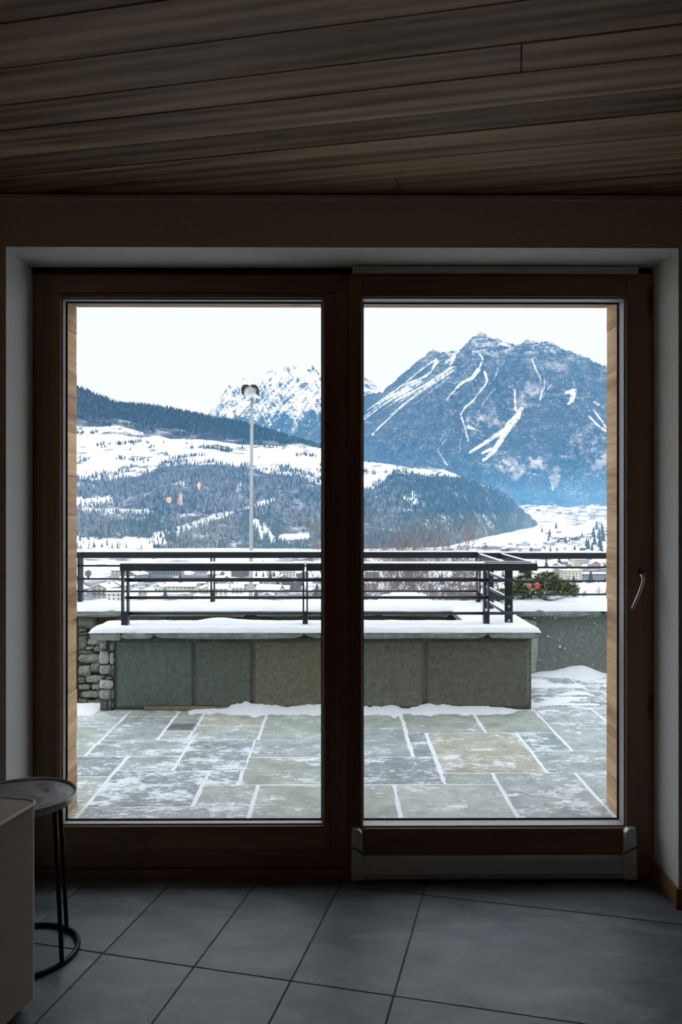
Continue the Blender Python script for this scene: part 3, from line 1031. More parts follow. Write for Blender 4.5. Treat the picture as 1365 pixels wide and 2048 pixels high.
# quoin stones: positions as they stand in the pier
B('pier_core', M['mortar'], pf, WX0 + 0.008, WXq - 0.003, YP0 + 0.012, YP1, -0.4, ZC0, 0)
qs = [(440, 570, 555, 715, .42), (625, 705, 580, 735, .34), (440, 605, 745, 985, .62), (630, 700, 775, 985, .55), (440, 645, 1005, 1170, .46), (655, 705, 1000, 1185, .22), (470, 560, 1190, 1225, .24), (560, 660, 1215, 1258, .30), (440, 690, 1270, 1435, .60), (440, 645, 1445, 1630, .40), (655, 705, 1450, 1620, .22), (445, 605, 1640, 1865, .14), (610, 655, 1645, 1850, .26), (660, 705, 1690, 1800, .2), (440, 700, 725, 742, .25)]
for a, b_, c, d, t in qs:
    x0, x1 = AX(150 + a / 9.1, YP0), AX(150 + b_ / 9.1, YP0)
    z1, z0 = AZ(1220 + c / 9.1, YP0), AZ(1220 + d / 9.1, YP0)
    mb = MB(); stone_block(mb, x0, x1, max(z0, ZG - 0.03), min(z1, ZC0 - 0.002), YP0 + 0.004, YP0 + 0.05, 0.003, 0.010)
    mb.build('quoin_stone', M['rubble'], pf, color=(0.88 * t, 0.95 * t, 0.86 * t, 1))
# coping stones of the front parapet and its return
cj = [177, 241, 305, 608, 978, 1083]
for k in range(5):
    x0, x1 = AX(cj[k], YP0 - 0.05), AX(cj[k + 1], YP0 - 0.05)
    mb = MB(); stone_block(mb, x0 + 0.002, x1 - 0.002, ZC0 - (0.012 if k == 0 else 0), ZC1, YP0 - 0.045, YP1 + 0.02, 0.0035, 0.006)
    mb.build('coping_stone', M['rubble'], pf, color=(0.31, 0.35, 0.315, 1))
    mb = MB(); mb.box(x0 + 0.004, x1 - 0.004, YP0 - 0.036, YP1 + 0.018, ZC1 - 0.02, ZC1 + 0.001)
    mb.build('coping_stone', M['rubble'], pf, color=(0.31, 0.35, 0.315, 1))
for k in range(2):
    y0, y1 = YP1 + 0.02 + k * 0.41, YP1 + 0.02 + (k + 1) * 0.405
    B('coping_stone', M['rubble'], pf, SX0 - 0.03, WX1 + 0.045, y0, min(y1, YR0 - 0.05), ZC0, ZC1, 0.006, (0.31, 0.35, 0.315, 1))
# snow on the parapet
CX0, CX1 = AX(177, YP0 - 0.05), AX(1083, YP0 - 0.05)


def bumpy(X, Y, H):
    xb = AX(425, 5.7)
    return H + np.exp(-((X - xb - 0.06) / 0.12) ** 2) * np.clip((Y - 5.60) / 0.1, 0, 1) * 0.018 * (H > 0.008)


snow_patch('snow_cap', CX0 + 0.004, CX1 - 0.002, YP0 - 0.05, YP1 + 0.035, ZC1 - 0.006, 0.036, 5, 'snow cap on the front parapet beneath the nearer railing', 0.035, 0.22, 0.017, 0.012, top=bumpy)
snow_patch('snow_cap', SX0 - 0.035, CX1 - 0.002, YP1 - 0.02, YR0 + 0.1, ZC1 - 0.006, 0.036, 6, 'snow cap on the short return wall between the two parapets', 0.035, 0.2, 0.017, 0.01)

# rear parapet, with rubble to the left and panels along the stair well
pr_ = empty('parapet_wall', (0, YR0, -1.0))
tag(pr_, 'rear parapet beyond the stair well, rubble on its left and thick snow on top', 'wall', kind='structure')
m = MB(); m.box(-5.0, 1.25, YR0 + 0.03, YR1, -3.4, ZC0)
m.build('core', M['mortar'], pr_)
rs = [(50, 400, 95, 325, .23), (55, 200, 335, 395, .28), (60, 240, 400, 440, .20), (55, 215, 455, 745, .19), (225, 450, 530, 640, .40), (190, 345, 655, 725, .38), (345, 460, 645, 760, .36), (60, 330, 735, 790, .22), (60, 460, 795, 960, .36), (55, 285, 1005, 1200, .38), (290, 460, 955, 1130, .28), (60, 170, 1208, 1330, .28), (190, 470, 1182, 1325, .36), (60, 275, 1342, 1450, .32), (295, 460, 1342, 1445, .38), (100, 450, 1458, 1600, .34), (60, 230, 1612, 1690, .26), (230, 460, 1625, 1700, .28)]
XQ = AX(195, YR0 + 0.0)
XLV = AX(156, YR0)
for a, b_, c, d, t in rs:
    x0, x1 = AX(150 + a / 9.1, YR0), AX(150 + b_ / 9.1, YR0)
    z1, z0 = AZ(1220 + c / 9.1, YR0), AZ(1220 + d / 9.1, YR0)
    mb = MB(); stone_block(mb, x0, x1, z0, min(z1, ZC0), YR0, YR0 + 0.05, 0.006, 0.02)
    mb.build('rubble_stone', M['rubble'], pr_, color=(0.86 * t, 0.92 * t, 0.78 * t, 1))
# more courses, to the left beyond the jamb and down the well
for (xa, xb, zt, zb) in ((-4.9, XLV - 0.02, ZC0, -1.0), (XLV - 0.02, XQ + 0.15, AZ(1220 + 1705 / 9.1, YR0), -1.0)):
    z = zt
    while z > zb:
        h = random.uniform(0.06, 0.13)
        x = xa
        while x < xb:
            wd = random.uniform(0.12, 0.34)
            t = random.uniform(0.2, 0.4)
            mb = MB(); stone_block(mb, x + 0.006, min(x + wd, xb) - 0.006, z - h + 0.006, z - 0.006, YR0, YR0 + 0.05, 0.006, 0.02)
            mb.build('rubble_stone', M['rubble'], pr_, color=(0.86 * t, 0.92 * t, 0.78 * t, 1))
            x += wd
        z -= h
x = XQ + 0.16
for wd, t in ((0.42, .24), (0.5, .19), (0.36, .15), (0.6, .21), (0.55, .2), (0.62, .22)):
    x1 = min(x + wd, SX0 - 0.002)
    if x1 - x > 0.05:
        B('stone_panel', M['panel'], pr_, x + 0.004, x1 - 0.004, YR0, YR0 + 0.03, -0.75, ZC0, 0.005, (0.75 * t, 0.83 * t, 0.72 * t, 1))
    x += wd
cjr = [-5.0, -3.6, -2.6, -1.75, -0.7, 0.35, 0.95]
for k in range(6):
    mb = MB(); stone_block(mb, cjr[k] + 0.003, cjr[k + 1] - 0.003, ZC0 - 0.01, ZC1, YR0 - 0.05, YR1 + 0.02, 0.006, 0.012)
    mb.box(cjr[k] + 0.004, cjr[k + 1] - 0.004, YR0 - 0.04, YR1 + 0.02, ZC1 - 0.02, ZC1)
    mb.build('coping_stone', M['rubble'], pr_, color=(0.32, 0.36, 0.32, 1))
snow_patch('snow_cap', -5.0, 1.42, YR0 - 0.055, YR1 + 0.03, ZC1 - 0.008, 0.05, 9, 'snow cap along the rear parapet beneath the farther railing', 0.05, 0.22, 0.025, 0.016)
# stair well floor
tag(B('stairwell_floor', M['mortar'], None, -5.0, SX0, 5.64, YR0 + 0.03, -2.4, -2.2), kind='structure')
for k in range(9):
    pass
m = MB()
for k in range(10):
    m.box(-4.6 + k * 0.3, -4.3 + k * 0.3, YP1 + 0.0, YR0 - 0.03, -2.2, -0.25 - k * 0.175)
st = tag(m.build('stair_flight', M['mortar']), 'stone stair flight going down behind the front parapet', kind='structure')

# right planter wall
pw = empty('planter_wall', (3.2, YR0, ZG))
tag(pw, 'grey planter wall flecked with snow, to the right behind the parapet', 'wall', kind='structure')
m = MB(); m.box(1.27, 5.2, YR0 + 0.03, YR0 + 0.25, -1.0, ZC0); m.box(1.27, 5.2, 7.9, 8.1, -3.0, ZC0); m.box(1.27, 1.45, YR0 + 0.25, 7.9, -3.0, ZC0)
m.build('core', M['mortar'], pw)
nxx, nzz = 60, 16
x0, x1 = 1.40, 5.2
U, V = np.meshgrid(np.linspace(0, 1, nxx), np.linspace(0, 1, nzz))
X = x0 + (x1 - x0) * U; Z = ZG + (ZC0 - ZG) * V
Yg = YR0 + 0.018 - (fbm(X * 7, Z * 7, 77) - 0.5) * 0.015
o = grid_mesh('stone_panel', np.stack([X - pw.location.x, Yg - pw.location.y, Z - pw.location.z], -1), M['panel'], pw, smooth=False)
o.color = (0.19, 0.225, 0.205, 1)
cjp = [1.44, 2.2, 3.1, 4.2, 5.2]
for k in range(4):
    mb = MB(); stone_block(mb, cjp[k] + 0.003, cjp[k + 1] - 0.003, ZC0 - 0.012, ZC1 - 0.004, YR0 - 0.04, YR0 + 0.26, 0.008, 0.014)
    mb.build('coping_stone', M['rubble'], pw, color=(0.22, 0.25, 0.235, 1))
mb = MB(); stone_block(mb, 1.42, 1.668, ZG, ZC0 - 0.02, YR0 - 0.02, YR0 + 0.03, 0.004, 0.008)
mb.build('quoin_stone', M['rubble'], pw, color=(0.36, 0.38, 0.33, 1))
# snow flecks stuck on the planter wall: (zoomed x, y, size) as they sit
fl_ = [(230, 720, 12), (310, 770, 34), (365, 790, 12), (110, 845, 30), (70, 990, 24), (520, 715, 14), (550, 735, 14), (530, 785, 18), (495, 830, 24), (500, 940, 42), (580, 970, 26), (605, 908, 10), (355, 983, 9), (770, 600, 18), (812, 570, 8), (1075, 548, 22), (1105, 575, 13), (1112, 606, 12), (1180, 603, 12), (840, 815, 14), (710, 865, 14), (790, 1085, 20), (770, 1128, 9), (535, 1110, 18), (400, 1130, 16), (240, 1145, 16), (170, 1160, 20), (330, 1230, 10), (280, 1285, 14), (370, 1300, 14), (1050, 1232, 16), (1040, 1265, 10), (1185, 1248, 10), (80, 465, 26), (240, 470, 14), (350, 462, 18), (430, 465, 32), (610, 450, 20), (970, 460, 26), (1025, 455, 22), (280, 388, 20)]
mb = MB()
for a, b_, s in fl_:
    y = YR0 - 0.006 if b_ > 440 else YR0 - 0.05
    cx_, cz_ = AX(1060 + a / 8.27, y), AZ(1180 + b_ / 8.27, y)
    r = s / 8.27 / F * y * 0.5
    for q in range(3 if s > 20 else 1):
        ox, oz = (random.uniform(-.6, .6) * r, random.uniform(-.4, .4) * r) if q else (0, 0)
        rr = r * (0.65 if q else 1)
        bm = bmesh.new(); bmesh.ops.create_icosphere(bm, subdivisions=2, radius=1)
        vs = [(cx_ + ox + v.co.x * rr * random.uniform(.85, 1.15), y + v.co.y * rr * 0.6, cz_ + oz + v.co.z * rr * 0.8) for v in bm.verts]
        mb.add(vs, [tuple(v.index for v in f.verts) for f in bm.faces]); bm.free()
tag(mb.build('snow_flecks', M['snow'], pw, smooth=True), kind='stuff')
tag(B('planter_soil', M['mortar'], None, 1.45, 5.2, YR0 + 0.25, 7.9, -0.5, 0.47), 'dark soil filling the planter under the snow', kind='structure')


def hum(X, Y, H):
    return H + (np.clip((Y - YR0 - 0.15) / 0.5, 0, 1) * 0.02 + fbm(X * 6, Y * 6, 90) * 0.045 + np.clip((X - 2.0) / 0.4, 0, 1) * np.clip((Y - YR0 - 0.1) / 0.3, 0, 1) * 0.03 - 0.012) * (H > 0.02)


snow_patch('snow_cap', 1.42, 5.2, YR0 - 0.05, 7.9, ZC1 - 0.012, 0.045, 21, 'lumpy snow on the planter around the evergreen shrubs', 0.05, 0.35, 0.03, 0.02, top=hum)
# drift along the foot of the front parapet
def drift(X, Y, H):
    t = np.clip((Y - 5.23) / 0.19, 0, 1)
    e = fbm(X * 13, Y * 4, 33, 5)
    e2 = fbm(X * 3.1, Y * 0 + 3, 35, 3)
    left = np.clip((X + 1.02) / 0.2, 0.05, 1)
    return t ** 1.8 * (0.004 + 0.085 * np.clip(e2 - 0.22, 0, 1) * (0.5 + e)) * left + (e - 0.60 + 0.16 * t) * 0.022 * (0.4 + 0.6 * left)


snow_patch('snow_drift', -1.52, 1.40, 5.21, 5.44, ZG - 0.004, 0.02, 31, 'ragged snow drift along the foot of the front parapet', 0.02, 0.2, 0.011, 0.004, top=drift)


def thin(X, Y, H):
    far = np.clip((Y - 5.35) / 0.7, 0, 1)
    wallp = np.clip((Y - 6.42) / 0.16, 0, 1)
    e = fbm(X * 5, Y * 12, 50, 5)
    h2 = fbm(X * 2.3, Y * 2, 57, 3)
    return (e - 0.56 + 0.16 * far) * 0.05 + wallp ** 1.5 * 0.10 * np.clip(h2 - 0.25, 0, 1) * 1.6 + np.exp(-((X - 2.03) / 0.14) ** 2) * wallp * 0.06


snow_patch('snow_sheet', 1.36, 5.1, 5.30, 6.60, ZG - 0.003, 0.02, 41, 'patchy trampled snow lying on the flagstones before the planter wall', 0.02, 0.2, 0.018, 0.004, top=thin)
snow_patch('snow_sheet', -2.9, -1.60, 5.24, 5.645, ZG - 0.004, 0.02, 43, 'smooth snow at the terrace edge left of the parapet', 0.05, 0.3, 0.02, 0.006, top=lambda X, Y, H: (H - 0.006) * np.clip((Y - 5.22) / 0.2, 0.3, 1))


# ------------------------------------------------------------------ railings
def flat_post(name, parent, x, y, z0, z1, gap=0.028, foot=True, spacer=0.05):
    p = MB()
    t, dp = 0.009, 0.055
    for s in (-1, 1):
        xc = x + s * (gap / 2 - t / 2 + 0.002)
        p.box(xc - t / 2, xc + t / 2, y - dp / 2, y + dp / 2, z0, z1)
    p.box(x - gap / 2 + 0.004, x + gap / 2 - 0.004, y - dp / 2 + 0.004, y + dp / 2 - 0.004, z0, z0 + 0.12)
    if foot:
        p.box(x - gap / 2 - 0.008, x + gap / 2 + 0.008, y - dp / 2 - 0.006, y + dp / 2 + 0.006, z0, z0 + 0.012)
    return p.build(name, M['rail_metal'], parent, bevel=0.0015, seg=1)


def handrail(parent, x0, x1, yf, yb, z1, h=0.05, fill=True):
    """Two flat bars side by side closed by end plates, snow lying between them."""
    m = MB()
    m.box(x0, x1, yf, yf + 0.012, z1 - h, z1)
    m.box(x0, x1, yb - 0.012, yb, z1 - h, z1 - (0.006 if fill else 0))
    m.box(x0, x0 + 0.012, yf + 0.012, yb - 0.012, z1 - h, z1); m.box(x1 - 0.012, x1, yf + 0.012, yb - 0.012, z1 - h, z1)
    o = m.build('handrail', M['rail_metal'], parent, bevel=0.0015, seg=1)
    s = MB()
    if fill:
        s.box(x0 + 0.002, x1 - 0.002, yf + 0.002, yb - 0.001, z1 - 0.005, z1 + 0.006)
    else:
        s.box(x0, x1, yf + 0.001, yf + 0.011, z1, z1 + 0.005); s.box(x0, x1, yb - 0.011, yb - 0.001, z1, z1 + 0.005)
    s.build('snow_line', M['snow'], o, bevel=0.002, seg=1)
    return o


def bar(parent, a, b_, r=0.0095):
    m = MB(); m.tube([a, b_], r, 8)
    return m.build('rail_bar', M['rail_metal'], parent, smooth=True)


def plate(parent, x0, x1, y, z0, z1, bolts, dirx=False):
    m = MB(); m.box(x0, x1, y - 0.006, y + 0.006, z0, z1)
    o = m.build('post_plate', M['rail_metal'], parent, bevel=0.0015, seg=1)
    for bx, bz in bolts:
        c = MB()
        ring = [(bx + 0.0105 * cos(2 * pi * k / 10), bz + 0.0105 * sin(2 * pi * k / 10)) for k in range(10)]
        c.add([(x, y - 0.006, z) for x, z in ring] + [(bx + (x - bx) * .8, y - 0.014, bz + (z - bz) * .8) for x, z in ring], [tuple(range(10, 20))] + [(k, (k + 1) % 10, 10 + (k + 1) % 10, 10 + k) for k in range(10)])
        c.build('bolt', M['bolt'], o)
    return o


YFR = 5.56
zsn = ZC1 + 0.012
fr = empty('metal_railing', (0, YFR, ZC1))
tag(fr, 'anthracite metal railing with horizontal bars on the snowy front parapet', 'railing')
zr = 0.976
xs = [AX(240, 5.5), AX(611, 5.5) - 0.008, AX(974, 5.5) - 0.004, AX(1075, 5.5)]
handrail(fr, xs[0], xs[1], 5.495, 5.625, zr); handrail(fr, xs[1] + 0.014, xs[2], 5.495, 5.625, zr); handrail(fr, xs[2] + 0.004, xs[3], 5.495, 5.685, zr, fill=False)
for px, gp in ((251, 0.042), (611, 0.031), (973, 0.035)):
    flat_post('post', fr, AX(px, YFR), YFR, ZC1 - 0.004, zr - 0.02, gp)
for zb in (0.856, 0.735, 0.624):
    bar(fr, (AX(251, YFR), YFR - 0.0, zb), (AX(1029, YFR), YFR, zb), 0.0105)
# return along the side wall
pxl = AX(1010, 5.63); pxr = AX(1026, 5.63)
plate(fr, pxl, pxr, 5.63, ZC1 - 0.003, zr - 0.05, [((pxl + pxr) / 2, 0.665), ((pxl + pxr) / 2, 0.565)])
plate(fr, AX(971, 6.39), AX(988, 6.39), 6.39, ZC1 - 0.003, zr - 0.04, [(AX(981, 6.39), 0.60)])
xm = (pxl + pxr) / 2 - 0.012
for zb in (0.856, 0.735, 0.624):
    bar(fr, (xm, 5.60, zb - 0.012), (xm, 6.42, zb - 0.012), 0.0105)
    s = MB(); s.box(xm - 0.006, xm + 0.006, 5.64, 6.38, zb - 0.004, zb + 0.003); s.build('snow_line', M['snow'], fr, bevel=0.001, seg=1)
m = MB(); m.box(xm - 0.006 - 0.015, xm + 0.006 - 0.015, 5.69, 6.62, zr - 0.05, zr); m.box(xs[3] - 0.012, xs[3], 5.69, 6.62, zr - 0.05, zr)
o = m.build('handrail', M['rail_metal'], fr, bevel=0.0015, seg=1)
s = MB(); s.box(xm - 0.026, xm - 0.004, 5.7, 6.58, zr, zr + 0.007); s.box(xs[3] - 0.017, xs[3] + 0.004, 5.7, 6.62, zr, zr + 0.007)
s.build('snow_line', M['snow'], o, bevel=0.002, seg=1)

YRR = 6.79
rr_ = empty('metal_railing', (-1.2, YRR, ZC1))
tag(rr_, 'anthracite metal railing on the rear parapet, left of the gap', 'railing')
zr2 = 0.988
xj = [-4.9, AX(165, 6.7), AX(422, 6.7), AX(963, 6.7)]
for k in range(3):
    handrail(rr_, xj[k] + 0.003, xj[k + 1] - 0.003, 6.71, 6.84, zr2)
for px in (161, 426, 957):
    flat_post('post', rr_, AX(px, YRR), YRR, ZC1 - 0.004, zr2 - 0.02, 0.031)
flat_post('post', rr_, -3.6, YRR, ZC1 - 0.004, zr2 - 0.02, 0.031)
for zb in (0.868, 0.757, 0.650):
    bar(rr_, (-4.9, YRR, zb), (AX(957, YRR), YRR, zb), 0.0085)

gr_ = empty('metal_railing', (3.2, 6.65, ZC1))
tag(gr_, 'anthracite metal railing running along the planter before the shrubs', 'railing')
handrail(gr_, xm - 0.02, 5.1, 6.63, 6.76, 0.985)
for zb in (0.862, 0.748, 0.636):
    bar(gr_, (xm, 6.66, zb), (5.1, 6.66, zb), 0.0085)
for x in (3.0, 4.6):
    flat_post('post', gr_, x, 6.72, ZC1 - 0.004, 0.965, 0.031)
flat_post('post', gr_, xm + 0.06, 6.72, ZC1 - 0.004, 0.965, 0.031)


# ------------------------------------------------------------------ shrubs on the planter
def attr_color(me, cols):
    a = me.attributes.new('tone', 'FLOAT_COLOR', 'POINT')
    c = np.ones((len(cols), 4), np.float32); c[:, :3] = cols
    a.data.foreach_set('color', c.reshape(-1))


def tri_mesh(name, V, T, mat, cols=None, parent=None, smooth=False):
    me = bpy.data.meshes.new(name)
    me.vertices.add(len(V)); me.vertices.foreach_set('co', np.asarray(V, np.float32).reshape(-1))
    me.loops.add(T.size); me.loops.foreach_set('vertex_index', T.reshape(-1).astype(np.int32))
    k = T.shape[1]
    me.polygons.add(len(T)); me.polygons.foreach_set('loop_start', np.arange(0, T.size, k).astype(np.int32))
    if smooth:
        me.polygons.foreach_set('use_smooth', np.full(len(T), True))
    me.update(calc_edges=True)
    if cols is not None:
        attr_color(me, cols)
    me.materials.append(mat)
    o = bpy.data.objects.new(name, me); COL.objects.link(o)
    if parent is not None: o.parent = parent
    return o


def shrub(label, cx_, cy_, zb, lumps, n, greens):
    r = empty('evergreen_shrub', (cx_, cy_, zb)); tag(r, label, 'shrub')
    st = MB()
    for k in range(5):
        a = random.uniform(0, 6.28)
        st.tube([(0, 0, -0.02), (0.06 * cos(a), 0.06 * sin(a), 0.08), (0.14 * cos(a), 0.12 * sin(a), 0.17)], [0.010, 0.007, 0.004], 5)
    st.build('stem', M['twig'], r, world=False)
    V = []; T = []; Cc = []
    for k in range(n):
        lx, ly, lz, rx, ry, rz = lumps[RNG.integers(len(lumps))]
        d = RNG.normal(size=3); d /= np.linalg.norm(d); rr = RNG.random() ** 0.4
        p = np.array([lx + d[0] * rx * rr, ly + d[1] * ry * rr, max(0.0, lz + d[2] * rz * rr)])
        out = d * np.array([1, 1, 0.6]) + np.array([0, 0, 0.5]); out /= np.linalg.norm(out)
        out = out + RNG.normal(size=3) * 0.35; out /= np.linalg.norm(out)
        side = np.cross(out, RNG.normal(size=3)); side /= np.linalg.norm(side)
        L = 0.022 + RNG.random() * 0.022; W_ = 0.006
        o = len(V)
        V += [p - side * W_, p + side * W_, p + out * L]
        T.append((o, o + 1, o + 2))
        g = np.array(greens[RNG.integers(len(greens))]) * (0.7 + 0.6 * RNG.random())
        Cc += [g] * 3
    tri_mesh('foliage', np.array(V), np.array(T), M['needles'], np.array(Cc), r)
    sn = MB()
    for k in range(14):
        lx, ly, lz, rx, ry, rz = lumps[RNG.integers(len(lumps))]
        a = RNG.random() * 6.28; q = RNG.random()
        bx, by, bz = lx + rx * 0.8 * q * cos(a), ly - ry * 0.75 * abs(sin(a)) , lz + rz * (0.2 - 0.7 * RNG.random())
        s = 0.012 + 0.022 * RNG.random()
        bm = bmesh.new(); bmesh.ops.create_icosphere(bm, subdivisions=2, radius=1)
        sn.add([(bx + v.co.x * s * 1.5 * RNG.uniform(.85, 1.15), by + v.co.y * s, max(0.0, bz + v.co.z * s * 0.55)) for v in bm.verts], [tuple(v.index for v in f.verts) for f in bm.faces]); bm.free()
    tag(sn.build('snow_tufts', M['snow'], r, smooth=True, world=False), kind='stuff')
    return r


GR = [(0.09, 0.13, 0.05), (0.17, 0.22, 0.08), (0.28, 0.31, 0.13), (0.08, 0.11, 0.06), (0.42, 0.47, 0.34)]
YS_ = 6.96
zb = 0.56
sx1 = AX(1050, YS_)
shrub('tall-tipped evergreen shrub in the planter, nearest the railing corner', sx1, YS_, zb, [(-0.02, 0, 0.05, 0.17, 0.14, 0.10), (0.0, 0, 0.12, 0.09, 0.09, 0.09), (0.0, 0.0, 0.20, 0.045, 0.045, 0.10), (-0.13, -0.02, 0.03, 0.12, 0.1, 0.06)], 3600, GR)
shrub('broad low evergreen shrub in the planter beyond the red ornaments', AX(1102, YS_), YS_ + 0.03, zb, [(0, 0, 0.06, 0.2, 0.15, 0.11), (-0.02, 0, 0.15, 0.12, 0.1, 0.08), (0.14, 0, 0.06, 0.11, 0.1, 0.08)], 3600, GR)
shrub('sparse low evergreen sprig poking through the snow behind the side railing', AX(1000, YS_), YS_ - 0.04, zb - 0.01, [(0, 0, 0.03, 0.09, 0.08, 0.07), (0.09, 0, 0.03, 0.08, 0.07, 0.05)], 1300, GR)
M['bauble'] = plain('glossy_red', (0.85, 0.11, 0.075), 0.35, 0, 0.5, 0.05)
M['bauble2'] = plain('faded_red', (0.72, 0.22, 0.15), 0.4, 0, 0.5, 0.05)
for px, py, r, mt, lab in ((1075, 1171, 0.026, 'bauble', 'bright red round ornament in the evergreen shrub'), (1059, 1172, 0.020, 'bauble2', 'paler red round ornament half hidden by needles')):
    x, y, z = at(px, py, YS_ - 0.14)
    r0 = empty('round_ornament', (x, y, z - r)); tag(r0, lab, 'ornament', 'red ornaments in the shrub')
    m = MB(); m.lathe([(max(0.0003, r * sin(pi * k / 12)), -r * cos(pi * k / 12)) for k in range(13)], (x, y, z), 20)
    m.build('ball', M[mt], r0, smooth=True)
    m = MB(); m.lathe([(r * 0.2, r * 0.96), (r * 0.2, r * 1.2), (0.0003, r * 1.22)], (x, y, z), 10); m.build('cap', M['galv'], r0)
# dry twigs
def twigs(label, x, y, z, n, L, seed):
    rnd = random.Random(seed)
    m = MB()
    for k in range(n):
        a = rnd.uniform(0, 6.28); ti = rnd.uniform(0.3, 1.0)
        p = Vector((x + rnd.uniform(-.03, .03), y + rnd.uniform(-.03, .03), z - 0.02))
        d = Vector((cos(a) * ti, sin(a) * ti * 0.5, 1.0)).normalized()
        q = p + d * L * rnd.uniform(.5, 1)
        m.tube([p, (p + q) / 2 + Vector((rnd.uniform(-.01, .01), 0, 0.006)), q], [0.003, 0.0024, 0.0012], 4)
        for j in range(3):
            t = rnd.uniform(.4, .9); b0 = p.lerp(q, t); b1 = b0 + Vector((rnd.uniform(-1, 1), rnd.uniform(-.5, .5), rnd.uniform(0.1, .8))) * L * 0.25
            m.tube([b0, b1], [0.0018, 0.0009], 3)
    o = m.build('dry_plant', M['twig'])
    return tag(o, label, 'plant')


twigs('dry reddish twigs standing right of the evergreen shrubs', AX(1142, 7.1), 7.1, 0.59, 12, 0.17, 1)
twigs('thin dry stalks lying over the planter snow by the door jamb', AX(1205, 7.0), 7.0, 0.59, 9, 0.14, 2)
twigs('few short dry stalks in the planter snow', AX(1170, 7.0), 7.0, 0.585, 5, 0.08, 3)

# ------------------------------------------------------------------ street lamp
YL = 25.0
lx = AX(503.5, YL)
zl = AZ(797, YL); zt = AZ(765, YL)
sl_ = empty('street_lamp', (lx - 0.03, YL, -6.0))
tag(sl_, 'tall galvanised street lamp with a domed glass head beyond the terrace', 'street lamp')
m = MB(); m.tube([(lx - 0.045, YL, -6.2), (lx - 0.03, YL, -2.5), (lx - 0.01, YL, 1.2), (lx + 0.012, YL, zl + 0.02)], [0.075, 0.068, 0.058, 0.047], 16)
m.build('pole', M['galv'], sl_, smooth=True)
hx = lx - 0.035
m = MB(); m.lathe([(0.0003, 0.505), (0.08, 0.50), (0.15, 0.47), (0.21, 0.42), (0.235, 0.385), (0.225, 0.375), (0.0003, 0.375)], (hx, YL, zl), 32)
m.build('cap', M['lamp_white'], sl_, smooth=True)['label'] = 'white domed cap'
m = MB()
arc = [(-0.255, 0.11), (-0.262, 0.30), (-0.20, 0.395), (-0.05, 0.40), (0.05, 0.40), (0.20, 0.395), (0.262, 0.30), (0.268, 0.11)]
arc2 = [(-0.215, 0.11), (-0.222, 0.26), (-0.165, 0.33), (-0.05, 0.335), (0.05, 0.335), (0.165, 0.33), (0.222, 0.26), (0.20, 0.11)]
nA = len(arc)
for k in range(nA - 1):
    if k == 3:
        continue
    q = [arc[k], arc[k + 1], arc2[k + 1], arc2[k]]
    vs = [(hx + a, YL - 0.24, zl + b_) for a, b_ in q] + [(hx + a, YL + 0.24, zl + b_) for a, b_ in q]
    m.add(vs, [(0, 1, 2, 3), (7, 6, 5, 4), (0, 4, 5, 1), (1, 5, 6, 2), (2, 6, 7, 3), (3, 7, 4, 0)])
m.build('hood', M['lamp_black'], sl_)['label'] = 'black open hood'
m = MB(); m.lathe([(0.035, 0.0), (0.10, 0.045), (0.16, 0.12), (0.195, 0.20), (0.205, 0.28), (0.20, 0.335)], (hx, YL, zl), 28)
g = G('lamp_bowl'); g.bsdf(0.2, 0, 0.5); g.b.inputs['Base Color'].default_value = (0.72, 0.76, 0.77, 1); g.b.inputs['Alpha'].default_value = 0.55
M['bowl'] = g.m
m.build('glass_bowl', M['bowl'], sl_, smooth=True)['label'] = 'clear glass bowl'
m = MB(); m.lathe([(0.0003, 0.12), (0.05, 0.14), (0.085, 0.19), (0.09, 0.24), (0.0003, 0.25)], (hx, YL, zl), 18); m.lathe([(0.0003, 0.26), (0.06, 0.262), (0.05, 0.335), (0.0003, 0.336)], (hx, YL, zl), 16)
m.build('reflector', M['grey_metal'], sl_, smooth=True)

# ------------------------------------------------------------------ bare shrub beyond the rear parapet
YT = 15.0
tx, tz = AX(800, YT), -2.6
bt = empty('bare_tree', (tx, YT, tz)); tag(bt, 'leafless multi-stemmed tree behind the rear railing, right of the door mullion', 'tree')
rnd = random.Random(5)
thick = MB(); fine = MB()


def branch(p, d, L, r, depth):
    pts = [p]; q = p.copy(); dd = d.copy()
    nseg = 4 if depth < 3 else 3
    for k in range(nseg):
        dd = (dd + Vector((rnd.uniform(-.16, .16), rnd.uniform(-.16, .16), rnd.uniform(-.02, .10)))).normalized()
        q = q + dd * L / nseg
        pts.append(q.copy())
    rad = [r * (1 - 0.45 * k / nseg) for k in range(nseg + 1)]
    (thick if depth < 2 else fine).tube(pts, rad, 6 if depth < 2 else 3, caps=False)
    if depth >= 5:
        return
    nb = (5, 4, 4, 4, 3)[depth]
    for k in range(nb):
        t = rnd.uniform(0.3, 1.0)
        i = min(int(t * nseg), nseg - 1)
        b0 = pts[i].lerp(pts[i + 1], t * nseg - i)
        a = rnd.uniform(0, 6.28)
        side = Vector((cos(a), sin(a), 0))
        nd = (dd * 0.8 + side * rnd.uniform(0.35, 0.75) + Vector((0, 0, 0.15))).normalized()
        branch(b0, nd, L * rnd.uniform(0.5, 0.68), max(0.0034, r * 0.5), depth + 1)


for k in range(8):
    a = (k - 3.5) * 0.13 + rnd.uniform(-.06, .06)
    branch(Vector((tx + (k - 3) * 0.09, YT + rnd.uniform(-.2, .2), tz)), Vector((sin(a) * 1.0, rnd.uniform(-.15, .15), cos(a))).normalized(), rnd.uniform(1.75, 2.25), 0.017, 0)
thick.build('branch', M['twig'], bt, smooth=True)
tag(fine.build('twigs', M['twig'], bt), kind='stuff')
